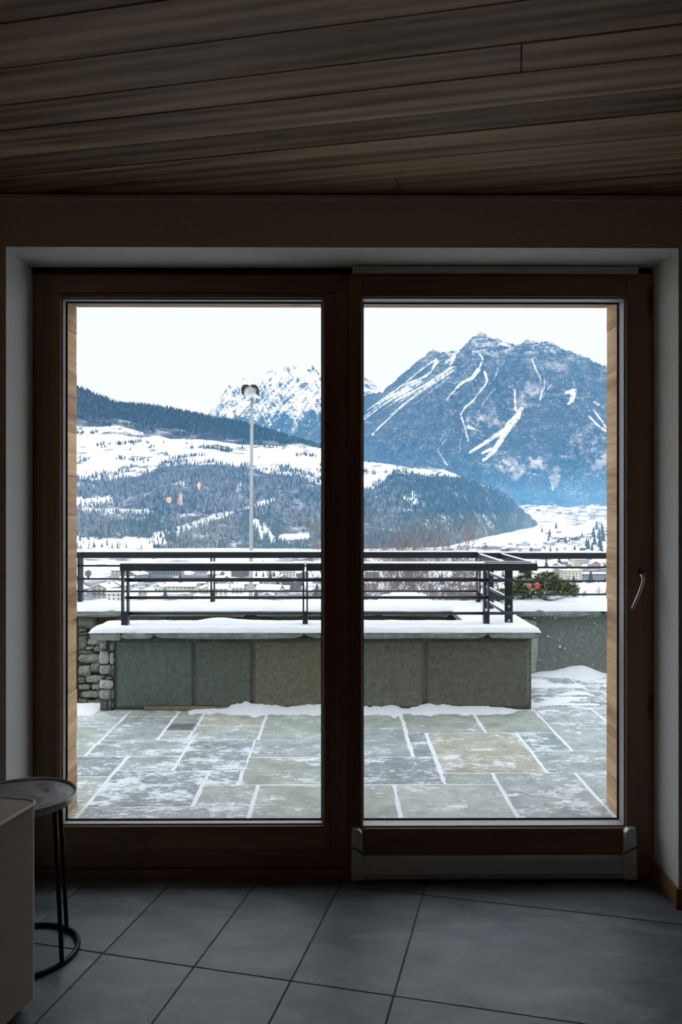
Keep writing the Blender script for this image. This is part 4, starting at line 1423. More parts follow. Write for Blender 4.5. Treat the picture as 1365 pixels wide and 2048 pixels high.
# rounded snow heap below it
mb = MB()
for px, py, rx, rz, Yh in ((810, 1197, 0.27, 0.105, 11.0), (775, 1199, 0.13, 0.07, 11.1), (842, 1199, 0.12, 0.08, 11.05)):
    x, y, z = at(px, py, Yh)
    bm = bmesh.new(); bmesh.ops.create_icosphere(bm, subdivisions=3, radius=1)
    mb.add([(x + v.co.x * rx * (1 + max(0, -v.co.z) * 1.2), y + v.co.y * 0.3 * (1 + max(0, -v.co.z) * 1.2), z + (v.co.z * rz if v.co.z > 0 else v.co.z * 3.0)) for v in bm.verts], [tuple(v.index for v in f.verts) for f in bm.faces]); bm.free()
tag(mb.build('snowy_bush', M['snow'], smooth=True), 'rounded bush buried in snow just behind the rear parapet under the leafless tree', 'bush')

# ================================================================== THE VALLEY
ZV = -80.0


def valley_z(px, d):
    d = np.asarray(d, float); px = np.asarray(px, float)
    near = np.interp(d, [8, 12, 25, 120, 480], [-2.2, -3.2, -5.5, -25, ZV])
    far = np.interp(d, [480, 3400, 6000, 9000], [ZV, ZV, 16, 60])
    return np.where(d < 480, near, far)


def pt(px, d, z):
    u = (np.asarray(px, float) - 682.5) / F
    dxx = u * cos(YAW) + sin(YAW); dyy = cos(YAW) - u * sin(YAW)
    return np.stack(np.broadcast_arrays(dxx / dyy * d, d, z), -1)


def ypx(py, d, px=682.5):
    u = (np.asarray(px, float) - 682.5) / F
    return EYE + (HOR - np.asarray(py, float)) / F * np.asarray(d, float) / (cos(YAW) - u * sin(YAW))


def land_mat(name, rockc, snow_attr='snow', rock_attr=None, lightrock=(0.3, 0.3, 0.3), nsc=0.01, zsc=0.03, soft=0.12, a1=1.5, a2=0.5, fine=9, mul=0.0, tone=1.0):
    g = G(name); g.bsdf(0.95, 0, 0.05)
    p = g.pos()
    a = g.n('ShaderNodeAttribute', attribute_name=snow_attr)
    n = g.noise(g.map(p, scale=(nsc, nsc, zsc)), 1.0, 8, 0.68, 0.4)
    n2 = g.noise(g.map(p, scale=(nsc * fine, nsc * fine, nsc * fine)), 1.0, 4, 0.72)
    nn = g.math('ADD', g.math('MULTIPLY', g.math('SUBTRACT', n, 0.5), a1), g.math('MULTIPLY', g.math('SUBTRACT', n2, 0.5), a2))
    at_ = g.math('MULTIPLY', a.outputs['Fac'], g.math('ADD', 1.0 - mul * 0.5, g.math('MULTIPLY', n2, mul)))
    s = g.n('ShaderNodeMapRange')
    g.l(g.math('ADD', at_, nn), s.inputs[0])
    s.inputs[1].default_value = 0.5 - soft; s.inputs[2].default_value = 0.5 + soft
    mx_ = g.math('ADD', g.math('MULTIPLY', n, 0.55), g.math('MULTIPLY', n2, 0.45))
    base = g.ramp(mx_, [(0.32, [x * (1 - 0.6 * tone) for x in rockc]), (0.5, rockc), (0.68, [x * (1 + 1.3 * tone) for x in rockc])])
    if rock_attr:
        r = g.n('ShaderNodeAttribute', attribute_name=rock_attr)
        rf = g.n('ShaderNodeMapRange')
        g.l(g.math('ADD', r.outputs['Fac'], g.math('MULTIPLY', g.math('SUBTRACT', n2, 0.5), 0.9)), rf.inputs[0])
        rf.inputs[1].default_value = 0.2; rf.inputs[2].default_value = 0.9
        base = g.mix(base, g.mix(lightrock, [x * 0.55 for x in lightrock], n2), rf.outputs[0])
    g.l(g.mix(base, (0.86, 0.885, 0.91), s.outputs[0]), g.b.inputs['Base Color'])
    return g.m


def seg_dist(X, Y, x0, y0, x1, y1):
    dx_, dy_ = x1 - x0, y1 - y0
    L2 = dx_ * dx_ + dy_ * dy_ + 1e-9
    t = np.clip(((X - x0) * dx_ + (Y - y0) * dy_) / L2, 0, 1)
    return np.hypot(X - x0 - t * dx_, Y - y0 - t * dy_), t


# ---- valley floor
cols = np.concatenate([np.arange(-900, 0, 30), np.arange(0, 1400, 7), np.arange(1400, 2400, 30)]).astype(float)
ds = np.concatenate([np.array([8, 10, 14, 20, 30, 45, 70, 110, 170, 260, 360, 440]), np.geomspace(480, 3400, 90), np.linspace(3450, 9000, 80)])
PX, DD = np.meshgrid(cols, ds)
ZZ = valley_z(PX, DD)
Pv = pt(PX, DD, ZZ)
rel = (fbm(Pv[..., 0] / 160, Pv[..., 1] / 160, 3) - 0.5) * np.interp(DD, [8, 40, 480, 1000, 3400, 6000], [0.3, 2, 6, 5, 6, 40])
Pv[..., 2] += rel
YPV = HOR + (EYE - Pv[..., 2]) / DD * F
sn = 1.0 + 0 * PX
sn -= 0.5 * (fbm(Pv[..., 0] / 55, Pv[..., 1] / 90, 8) > 0.60)
wood_belt = np.clip((fbm(Pv[..., 0] / 120, Pv[..., 1] / 260, 12, 3) - 0.60) * 8, 0, 1)
sn -= wood_belt * 0.6
gard = np.clip((fbm(Pv[..., 0] / 22, Pv[..., 1] / 40, 14, 4) - 0.47) * 6, 0, 1) * np.clip((PX - 880) / 80, 0.45, 1)
sn -= 0.5 * gard * (DD < 1500)
sn -= 0.55 * (fbm(PX / 16, YPV / 4, 16, 4) > 0.53) * (DD > 3450)
sn[(YPV < 1092) & (YPV > 1066) & (PX > 925) & (PX < 1090)] = 1.0
sn = np.where(DD > 6300, 0.15, sn)
M['valley'] = land_mat('valley_floor', (0.15, 0.145, 0.14), nsc=0.012, zsc=0.012, soft=0.2, a1=1.0, a2=0.5)
vg = grid_mesh('valley_ground', Pv, M['valley'], attrs={'snow': sn})
tag(vg, 'snow-covered valley floor with fields below the terrace', kind='structure')

# ---- the wooded hill on the left
hx_ = np.concatenate([np.arange(-700, -320, 20), np.arange(-320, 60, 8), np.arange(60, 1078, 4)]).astype(float)
foot_d = np.interp(hx_, [-700, 155, 650, 860, 900, 958, 1014, 1062, 1080], [1500, 1600, 1600, 1640, 1720, 2090, 2600, 3300, 3600])
low_y = np.interp(hx_, [-700, 155, 219, 278, 318, 370, 428, 476, 539, 614, 646, 690, 724, 760, 790, 825, 860, 905, 925, 962, 1002, 1022, 1050, 1070, 1080], [985, 958, 960, 952, 936, 930, 928, 934, 948, 956, 966, 978, 982, 972, 944, 951, 953, 956, 956, 968, 985, 999, 1027, 1044, 1052])
top_y = np.interp(hx_, [-700, 155, 238, 290, 341, 416, 476, 555, 587, 600, 646, 690, 724, 752, 793, 861, 901, 925, 962, 1002, 1022, 1050, 1070, 1080], [890, 853, 851, 865, 877, 879, 889, 891, 888, 886, 897, 912, 923, 925, 930, 933.5, 946, 954.6, 966.6, 983, 997, 1025, 1042, 1050])
rid_y = np.interp(hx_, [-700, 155, 187, 239, 278, 318, 357, 397, 436, 476, 516, 555, 583, 595, 646, 690, 724, 752, 793, 861, 901, 925, 962, 1002, 1022, 1050, 1070, 1080], [690, 774, 788, 808, 810, 814, 820, 830, 838, 843, 855, 866, 877, 881, 895, 911, 922.5, 924.5, 929.5, 933, 945.5, 954.2, 966, 982.5, 996.5, 1024.5, 1041.5, 1049.5])
grow = np.clip((650 - hx_) / 200, 0, 1)
low_d = foot_d + np.interp(hx_, [-700, 650, 860, 1000, 1080], [550, 560, 620, 380, 60])
top_d = low_d + np.interp(hx_, [-700, 600, 720, 860, 930, 1080], [800, 760, 420, 260, 30, 8])
rid_d = top_d + 30 + 600 * grow
R1, R2, R3, R4 = 60, 34, 34, 8
rows = []; zone = []; frac = []
ys = []
foot_z = ZV + 0 * hx_ - 3
kn = [(foot_d, foot_z), (low_d, ypx(low_y, low_d, hx_)), (top_d, ypx(top_y, top_d, hx_)), (rid_d, ypx(rid_y, rid_d, hx_)), (rid_d + 500, ypx(rid_y, rid_d, hx_) - 220)]
for zi, (R, (a, b_)) in enumerate(zip((R1, R2, R3, R4), zip(kn[:-1], kn[1:]))):
    for k in range(R):
        f = k / R
        sh = f if zi != 0 else f ** 0.93
        rows.append(pt(hx_, a[0] + (b_[0] - a[0]) * f, a[1] + (b_[1] - a[1]) * sh)); zone.append(zi); frac.append(f)
rows.append(pt(hx_, kn[-1][0], kn[-1][1])); zone.append(3); frac.append(1.0)
Ph = np.stack(rows)
zone = np.array(zone); frac = np.array(frac)
rough = (fbm(Ph[..., 0] / 110, Ph[..., 1] / 110, 61, 5) - 0.5)
amp = np.where(zone[:, None] == 0, 26 * np.sin(np.pi * frac)[:, None] + 3, np.where(zone[:, None] == 1, 16, 5.0))
Ph[..., 2] += rough * amp
Ph[0, :, 2] = ZV - 3
YPH = HOR + (EYE - Ph[..., 2]) / Ph[..., 1] * F
PXH = np.broadcast_to(hx_, YPH.shape)
clear = np.zeros_like(YPH)
for x0, y0, x1, y1, r, wgt in ((150, 1008, 215, 1003, 9, .9), (165, 1020, 300, 1024, 4, .8), (312, 1070, 335, 1066, 6, .7), (357, 1060, 452, 1028, 6, .6), (452, 1028, 547, 1000, 3, .6), (512, 1045, 522, 1072, 6, .7), (528, 1052, 545, 1080, 5, .7), (563, 1074, 615, 1072, 4, .9),
                              (150, 1086, 300, 1090, 9, .75), (250, 1078, 330, 1084, 5, .6), (826, 985, 830, 1008, 4, .8), (806, 993, 830, 1006, 4, .6), (965, 1030, 985, 1055, 4, .6), (480, 965, 478, 980, 4, .6), (600, 950, 648, 965, 6, .7), (360, 965, 372, 975, 4, .5), (155, 968, 200, 975, 4, .5)):
    d_, t_ = seg_dist(PXH, YPH, x0, y0, x1, y1)
    clear = np.maximum(clear, np.clip(1.5 - d_ / r * (0.55 + 0.9 * fbm(PXH / 7, YPH / 5, 66)), 0, 1) * wgt)
zz = np.broadcast_to(zone[:, None], YPH.shape)
ff = np.broadcast_to(frac[:, None], YPH.shape)
sn = np.select([zz == 0, zz == 1, zz >= 2], [0.30 + clear * 0.7, 0.92, 0.30])
# terrace walls and hedges: thin dark lines across the snow field
lines = vnoise(PXH / 55, YPH / 3.4 + vnoise(PXH / 60, YPH * 0, 4) * 4, 71)
sn = np.where(zz == 1, sn - 0.5 * (lines > 0.685) * (fbm(PXH / 30, YPH / 9, 73) > 0.45), sn)
M['hill'] = land_mat('wooded_hill', (0.07, 0.072, 0.07), nsc=0.014, zsc=0.03, soft=0.18, a1=1.1, a2=0.6)
hl = grid_mesh('hill', Ph, M['hill'], attrs={'snow': sn})
tag(hl, 'forested hill with terraced snow fields across the valley', kind='structure')

# ---- mountains
def mountain(name, label, px0, px1, step, rx, ry, d0, d1, yfoot, R, relief, jag, mat, snow_fn, seed, ext):
    c = np.concatenate([np.arange(px0 - ext, px0, 18), np.arange(px0, px1, step), np.arange(px1, px1 + ext, 18)]).astype(float)
    yr = np.interp(c, rx, ry)
    yr = yr - (fbm(c / 9, c * 0 + seed, seed, 4) - 0.5) * 2 * jag - (vnoise(c / 2.6, c * 0, seed + 9) - 0.5) * jag * 0.8
    v = np.linspace(0, 1, R)[:, None]
    C = np.broadcast_to(c, (R, len(c)))
    yy_ = yfoot + (yr - yfoot) * v
    d = d0 + (d1 - d0) * (0.75 * v + 0.25 * v ** 2)
    d = np.broadcast_to(d, yy_.shape).copy()
    # ridges and gullies running down the fall line
    g1 = 1 - np.abs(2 * vnoise(C / 46 + yy_ / 150, yy_ / 190, seed + 1) - 1)
    g2 = 1 - np.abs(2 * vnoise(C / 17 + yy_ / 55, yy_ / 60, seed + 2) - 1)
    g3 = fbm(C / 6, yy_ / 6, seed + 3, 3) - 0.5
    d += -(g1 - 0.5) * relief - (g2 - 0.5) * relief * 0.45 - g3 * relief * 0.22
    z = ypx(yy_, d, C)
    P_ = pt(C, d, z)
    back = P_[-1].copy(); back = back[None].repeat(3, 0)
    for k in range(3):
        back[k, :, 1] += (k + 1) * 500; back[k, :, 2] -= (k + 1) * 420
    snow, rock = snow_fn(C, yy_, g1, g2)
    bk = np.zeros((3, len(c))) + 0.6
    P_ = np.concatenate([P_, back]); snow = np.concatenate([snow, bk]); rock = np.concatenate([rock, bk * 0])
    o = grid_mesh(name, P_, mat, attrs={'snow': snow, 'rock': rock})
    return tag(o, label, kind='structure')


def Z3(x, y):
    return 700 + x / 2.482, 600 + y / 2.482


def paint(arr, C, Y, pts, w0, w1, val, soft=0.8):
    pts = [Z3(*p) for p in pts]
    n = len(pts) - 1
    for k in range(n):
        d_, t_ = seg_dist(C, Y, *pts[k], *pts[k + 1])
        w_ = w0 + (w1 - w0) * (k + t_) / n
        np.maximum(arr, val * np.clip((w_ + soft - d_) / (2 * soft), 0, 1), out=arr)


def snow_right(C, Y, g1, g2):
    s = np.zeros_like(C); r = np.zeros_like(C)
    hgt = np.clip((880 - Y) / 200, 0, 1)
    band = vnoise(C / 30 + Y / 14, Y / 3.2, 5)
    s += 0.13 + 0.06 * hgt + 0.05 * (vnoise(C / 3, Y / 3, 19) > 0.8)
    s += (0.16 + 0.12 * fbm(C / 8, Y / 5, 31)) * np.clip((740 - Y) / 45, 0, 1) * (band > 0.45) * (0.5 + 0.8 * g2)
    st = []
    for pts, a, b_, val in (
        ([(430, 292), (330, 365), (60, 590)], 1.4, 0.9, .9), ([(440, 305), (400, 360), (110, 532)], 1.2, 0.8, .9), ([(520, 345), (300, 490), (160, 620), (112, 668)], 0.9, 1.5, .8), ([(505, 335), (430, 390), (230, 500)], 2.2, 1.6, .9),
        ([(385, 375), (250, 430), (90, 545)], 1.6, 1.2, .8), ([(470, 380), (350, 460), (200, 570)], 1.2, 1.2, .7), ([(300, 440), (180, 510), (60, 600)], 2.6, 1.2, .8), ([(350, 400), (300, 430), (130, 520)], 2.4, 1.2, .75),
        ([(610, 256), (640, 258), (662, 292), (640, 345)], 1.2, 2.2, .9), ([(640, 345), (610, 385), (560, 410), (525, 440)], 4.2, 2.0, .95), ([(560, 410), (500, 470), (485, 490)], 1.6, 1.0, .8),
        ([(670, 358), (682, 395), (675, 420), (650, 450), (612, 502)], 2.4, 1.4, .8), ([(735, 340), (725, 380), (690, 420)], 1.8, 1.0, .55), ([(612, 502), (575, 530), (550, 570), (565, 610), (590, 700)], 2.4, 1.2, .8), ([(720, 442), (690, 475), (655, 525)], 1.0, 1.0, .75),
        ([(905, 292), (925, 345), (945, 385), (955, 450), (945, 495)], 1.2, 1.4, .85), ([(968, 392), (965, 440), (950, 470)], 1.8, 1.0, .75), ([(820, 448), (822, 540), (835, 560)], 2.0, 2.0, .85), ([(855, 540), (830, 580)], 4.0, 6.0, .8),
        ([(830, 580), (780, 640), (700, 690), (600, 755)], 7.0, 2.6, .84), ([(800, 610), (760, 680), (715, 750), (665, 795)], 7.0, 3.2, .84), ([(700, 740), (660, 760)], 3, 3, .8),
        ([(1075, 460), (1125, 446), (1108, 500), (1085, 515)], 3.0, 2.2, .85), ([(1110, 450), (1095, 500)], 5, 2, .8), ([(1190, 578), (1230, 620), (1275, 652)], 1.8, 2.6, .85), ([(1210, 545), (1245, 590), (1278, 640)], 1.6, 2.0, .8), ([(1215, 505), (1240, 520)], 3, 2, .6),
        ([(485, 262), (520, 280), (500, 320)], 4, 3, .75), ([(540, 250), (480, 310)], 4, 3, .7), ([(430, 300), (410, 340)], 3, 2, .75), ([(755, 215), (810, 235), (780, 250)], 3.4, 2.4, .8), ([(620, 180), (650, 165), (690, 185)], 1.6, 1.4, .7), ([(990, 208), (1030, 228)], 2, 1, .6),
        ([(435, 745), (470, 800), (485, 822)], 1.2, 2.0, .6), ([(565, 630), (550, 700), (545, 760)], 1.0, 1.0, .45), ([(480, 690), (440, 740)], 1.5, 1.5, .4), ([(590, 630), (630, 645)], 3, 2, .7), ([(1000, 420), (940, 500)], 1.2, 1.2, .5), ([(1110, 400), (1120, 430)], 1.2, 1, .6), ([(910, 225), (912, 250)], 1.5, 1, .6), ([(995, 880), (1010, 945)], 1.5, 1.5, .6)):
        paint(s, C, Y, pts, a, b_, val)
    for pts, a, b_, val in (([(880, 420), (925, 450), (870, 470)], 9, 9, .8), ([(1010, 330), (1080, 340)], 10, 8, .45), ([(600, 600), (700, 600), (800, 620)], 11, 8, .55), ([(760, 820), (850, 830), (820, 880)], 13, 9, .7), ([(910, 810), (960, 820)], 12, 10, .75), ([(1030, 850), (1005, 920)], 9, 7, .9), ([(1060, 790), (1160, 740), (1260, 700)], 9, 12, .6), ([(1120, 700), (1200, 620)], 9, 9, .35), ([(1180, 820), (1270, 780)], 14, 14, .4), ([(860, 520), (940, 520)], 5, 3, .5), ([(700, 560), (760, 530)], 7, 5, .4), ([(1180, 370), (1260, 390)], 9, 9, .4)):
        paint(r, C, Y, pts, a, b_, val, 6)
    rnd_ = random.Random(3)
    for q in range(34):
        f = rnd_.random()
        x0_, y0_ = 270 + 250 * f + rnd_.uniform(-10, 10), 430 - 95 * f + rnd_.uniform(-12, 40)
        L_ = rnd_.uniform(60, 300) * (0.5 + 0.5 * f)
        a_ = rnd_.uniform(0.62, 0.82)
        paint(s, C, Y, [(x0_, y0_), (x0_ - L_ * 0.5, y0_ + L_ * 0.5 * a_), (x0_ - L_, y0_ + L_ * a_ + rnd_.uniform(0, 10))], rnd_.uniform(0.3, 1.3), 0.3, rnd_.uniform(.5, .85))
    for q in range(70):
        x0_, y0_ = rnd_.uniform(420, 1270), rnd_.uniform(230, 900)
        L_ = rnd_.uniform(15, 70)
        a_ = rnd_.uniform(-.75, .25) if x0_ < 900 else rnd_.uniform(-.5, .5)
        paint(s, C, Y, [(x0_, y0_), (x0_ + L_ * a_, y0_ + L_)], rnd_.uniform(0.2, 0.9), 0.2, rnd_.uniform(.3, .6))
    brk = fbm(C / 4.5, Y / 4.5, 23, 4)
    s = np.where(s > 0.25, s * np.clip(0.22 + 1.35 * brk, 0.25, 1.1), s)
    rn = fbm(C / 11, Y / 11, 15)
    r = np.clip(r * 1.2 + 0.22 * (fbm(C / 40, Y / 40, 29, 3) > 0.55) * np.clip((C - 850) / 150, 0, 1), 0, 1) * np.clip((rn - 0.3) * 3.2, 0, 1)
    s = s + r * 0.16
    return s, r


mtx = [300, 560, 640, 690, 722, 740, 766, 781, 801, 829, 851, 867, 881, 897, 920, 930, 938, 948, 962, 982, 1002, 1028, 1032, 1046, 1061, 1079, 1099, 1115, 1135, 1163, 1183, 1214, 1300, 1400, 1600, 1900, 2300]
mty = [960, 890, 850, 818, 797, 787, 783, 769, 751, 729, 711, 697, 705, 703, 699, 691, 683, 671, 665, 675, 681, 687, 691, 683, 679, 685, 683, 691, 701, 711, 721, 735, 770, 800, 770, 820, 860]
M['mountain'] = land_mat('rocky_mountain', (0.040, 0.046, 0.052), rock_attr='rock', lightrock=(0.50, 0.48, 0.48), nsc=0.006, zsc=0.004, soft=0.30, a1=0.75, a2=1.15, fine=6, mul=0.8, tone=0.8)
mountain('mountain', 'great rocky mountain streaked with snow gullies on the right', 700, 1260, 1.6, mtx, mty, 6000, 9500, 1014, 250, 330, 3.6, M['mountain'], snow_right, 101, 900)


def snow_mid(C, Y, g1, g2):
    st = vnoise((C + Y * 0.9) / 4.5, (C - Y) / 34, 6)
    st2 = vnoise((C - Y * 0.5) / 3.2, (C + Y) / 20, 7)
    hgt = np.clip((870 - Y) / 110, 0, 1)
    s = 0.44 + 0.22 * hgt + (st - 0.5) * 0.42 + (st2 - 0.5) * 0.42 - 0.30 * np.clip((Y - 815) / 40, 0, 1)
    return s, 0 * C


M['snowpeak'] = land_mat('snowy_peak', (0.045, 0.05, 0.056), rock_attr='rock', nsc=0.005, zsc=0.004, soft=0.16, a1=1.5, a2=1.7, fine=4)
mountain('mountain', 'snowy jagged mountain behind the street lamp', 415, 730, 1.3, [100, 330, 419, 432, 444, 456, 476, 496, 516, 531, 551, 575, 595, 614, 646, 690, 730, 800, 1000], [1000, 910, 827, 810, 790, 774, 759, 755, 757, 746, 737, 732, 730, 726, 728, 736, 752, 800, 900], 9500, 12500, 935, 160, 380, 3.4, M['snowpeak'], snow_mid, 201, 300)
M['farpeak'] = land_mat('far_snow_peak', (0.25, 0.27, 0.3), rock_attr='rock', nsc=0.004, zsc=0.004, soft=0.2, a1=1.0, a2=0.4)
mountain('mountain', 'faint distant white peak between hill and snowy mountain', 300, 470, 4.0, [-300, 200, 300, 357, 374, 389, 405, 417, 440, 480, 700], [860, 830, 822, 806, 800, 797, 804, 812, 818, 830, 900], 24000, 27000, 900, 30, 500, 1.0, M['farpeak'], lambda C, Y, a, b: (0.86 + 0 * C, 0 * C), 301, 200)

# ---- forest: conifers and bare larches
def tree_verts(x, y, z, h, r, rot, tiers=3, n=6):
    V = []; T = []
    for t in range(tiers):
        zb_ = z + h * (0.08 + 0.27 * t); zt_ = z + h * (0.52 + 0.24 * t) if t < tiers - 1 else z + h
        rr = r * (1.0 - 0.27 * t)
        o = len(V)
        for k in range(n):
            a = rot + 2 * pi * k / n
            V.append((x + rr * cos(a), y + rr * sin(a), zb_))
        V.append((x, y, zt_))
        for k in range(n):
            T.append((o + k, o + (k + 1) % n, o + n))
    return V, T


tV, tT = tree_verts(0, 0, 0, 1, 1, 0)
tV = np.array(tV); tT = np.array(tT)


def seed_points(zi, density):
    """Scatter points over a zone of the hill mesh by true area."""
    r0 = np.where(zone == zi)[0]
    a = Ph[r0[0]:r0[-1] + 2]
    e1 = a[:-1, 1:] - a[:-1, :-1]; e2 = a[1:, :-1] - a[:-1, :-1]
    area = np.linalg.norm(np.cross(e1, e2), axis=-1)
    nn = RNG.poisson(area * density)
    R_, C_ = np.nonzero(nn)
    rep = nn[R_, C_]
    R_, C_ = np.repeat(R_, rep), np.repeat(C_, rep)
    u = RNG.random(len(R_))[:, None]; v = RNG.random(len(R_))[:, None]
    p = (a[R_, C_] * (1 - u) + a[R_, C_ + 1] * u) * (1 - v) + (a[R_ + 1, C_] * (1 - u) + a[R_ + 1, C_ + 1] * u) * v
    pxs = hx_[C_] * (1 - u[:, 0]) + hx_[C_ + 1] * u[:, 0]
    fr_ = frac[r0][R_]
    cl = clear[r0[0]:r0[-1] + 2][R_, C_]
    return p, pxs, fr_, cl


pts_all = []
p, pxs, fr_, cl = seed_points(0, 1 / 46.0)
ypp = HOR + (EYE - p[:, 2]) / p[:, 1] * F
dens = fbm(p[:, 0] / 45, p[:, 1] / 45, 81, 3)
keep = (RNG.random(len(p)) > cl * 1.05) & (dens > 0.34) & (pxs > -320)
keep &= ~((RNG.random(len(p)) < 0.55) & (ypp > 1076) & (pxs < 330))
larch = np.clip((fbm(p[:, 0] / 130, p[:, 2] / 70, 83, 3) - 0.42) * 5 + (pxs < 480) * 0.35 - (pxs > 700) * 0.7 + (fr_ > 0.7) * 0.1, 0, 1)
pts_all.append((p[keep], pxs[keep], larch[keep], 12.5))
p, pxs, fr_, cl = seed_points(2, 1 / 55.0)
edge_noise = fbm(p[:, 0] / 60, p[:, 1] / 60, 85, 3)
keep = (fr_ > (edge_noise - 0.35) * 0.9) & (pxs < 655) & (pxs > -320)
pts_all.append((p[keep], pxs[keep], 0.12 + 0 * pxs[keep] + 0.5 * (fr_[keep] < 0.12), 16.0))
# copses on the snow field
p, pxs, fr_, cl = seed_points(1, 1 / 70.0)
cop = fbm(p[:, 0] / 50, p[:, 1] / 70, 87, 3)
keep = ((cop > 0.71) | ((fr_ < 0.07) & (cop > 0.5)) | ((fr_ > 0.95) & (cop > 0.5))) & (pxs > -320)
pts_all.append((p[keep], pxs[keep], 0.45 + 0 * pxs[keep], 12.0))
FP = np.concatenate([q[0] for q in pts_all]); FL = np.concatenate([q[2] for q in pts_all]); FH = np.concatenate([np.full(len(q[0]), q[3]) for q in pts_all])
FX = np.concatenate([q[1] for q in pts_all])
FH = FH * (0.65 + 0.6 * RNG.random(len(FH)))
is_l = RNG.random(len(FP)) < FL * 0.75
FR = FH * np.where(is_l, 0.20, 0.17) * (0.85 + 0.3 * RNG.random(len(FP)))
base_c = np.where(is_l[:, None], np.array([[0.122, 0.114, 0.114]]), np.array([[0.026, 0.044, 0.046]]))
FC = base_c * (0.6 + 0.8 * RNG.random((len(FP), 1)))
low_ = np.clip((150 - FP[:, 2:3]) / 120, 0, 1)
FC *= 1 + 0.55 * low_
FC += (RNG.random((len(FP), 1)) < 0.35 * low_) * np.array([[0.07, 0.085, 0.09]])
# the largest in view become objects of their own
insight = (FX > 156) & (FX < 1212) & ~((FX > 646) & (FX < 724))
ypp = HOR + (EYE - FP[:, 2]) / FP[:, 1] * F
score = np.where(insight & (ypp < 1098), FH / FP[:, 1], 0)
N_IND = 215
order = np.argsort(-score)[:N_IND]
mask = np.zeros(len(FP), bool); mask[order] = True
rest = ~mask
n = rest.sum()
S = np.stack([FR[rest], FR[rest], FH[rest]], -1)
rot = RNG.random(n) * 6.28
ca, sa = np.cos(rot)[:, None], np.sin(rot)[:, None]
bx, by = tV[:, 0][None], tV[:, 1][None]
Vx = (bx * ca - by * sa) * S[:, :1] + FP[rest][:, :1]
Vy = (bx * sa + by * ca) * S[:, 1:2] + FP[rest][:, 1:2]
Vz = tV[:, 2][None] * S[:, 2:3] + FP[rest][:, 2:3] - 0.5
VV = np.stack([Vx, Vy, Vz], -1).reshape(-1, 3)
TT = (tT[None] + (np.arange(n) * len(tV))[:, None, None]).reshape(-1, 3)
fo = tri_mesh('forest', VV, TT, M['forest'], np.repeat(FC[rest], len(tV), 0))
tag(fo, 'dense conifer and larch forest covering the hill across the valley', 'forest', kind='stuff')

con_me = []
for k in range(4):
    V_, T_ = tree_verts(0, 0, 0, 1, 1, k * 0.4, 4, 7)
    V_ = np.array(V_); V_[:, :2] *= 1 + (RNG.random((len(V_), 1)) - 0.5) * 0.35
    me = bpy.data.meshes.new('conifer'); me.from_pydata([tuple(v) for v in V_], [], [tuple(t) for t in T_]); me.materials.append(M['conifer']); con_me.append(me)


def conifer(x, y, z, h, r, col, label, group, name='conifer'):
    o = bpy.data.objects.new(name, con_me[random.randrange(4)])
    o.location = (x, y, z); o.scale = (r, r, h); o.rotation_euler = (0, 0, random.random() * 6.28)
    o.color = (*col, 1)
    COL.objects.link(o)
    return tag(o, label, 'tree', group)


for i in order:
    lar = is_l[i]
    conifer(FP[i, 0], FP[i, 1], FP[i, 2] - 0.5, FH[i], FR[i], FC[i], 'grey-brown bare larch in the forest on the hill across the valley' if lar else 'dark green conifer in the forest on the hill across the valley', 'bare larches on the hill' if lar else 'dark conifers on the hill', 'larch' if lar else 'conifer')

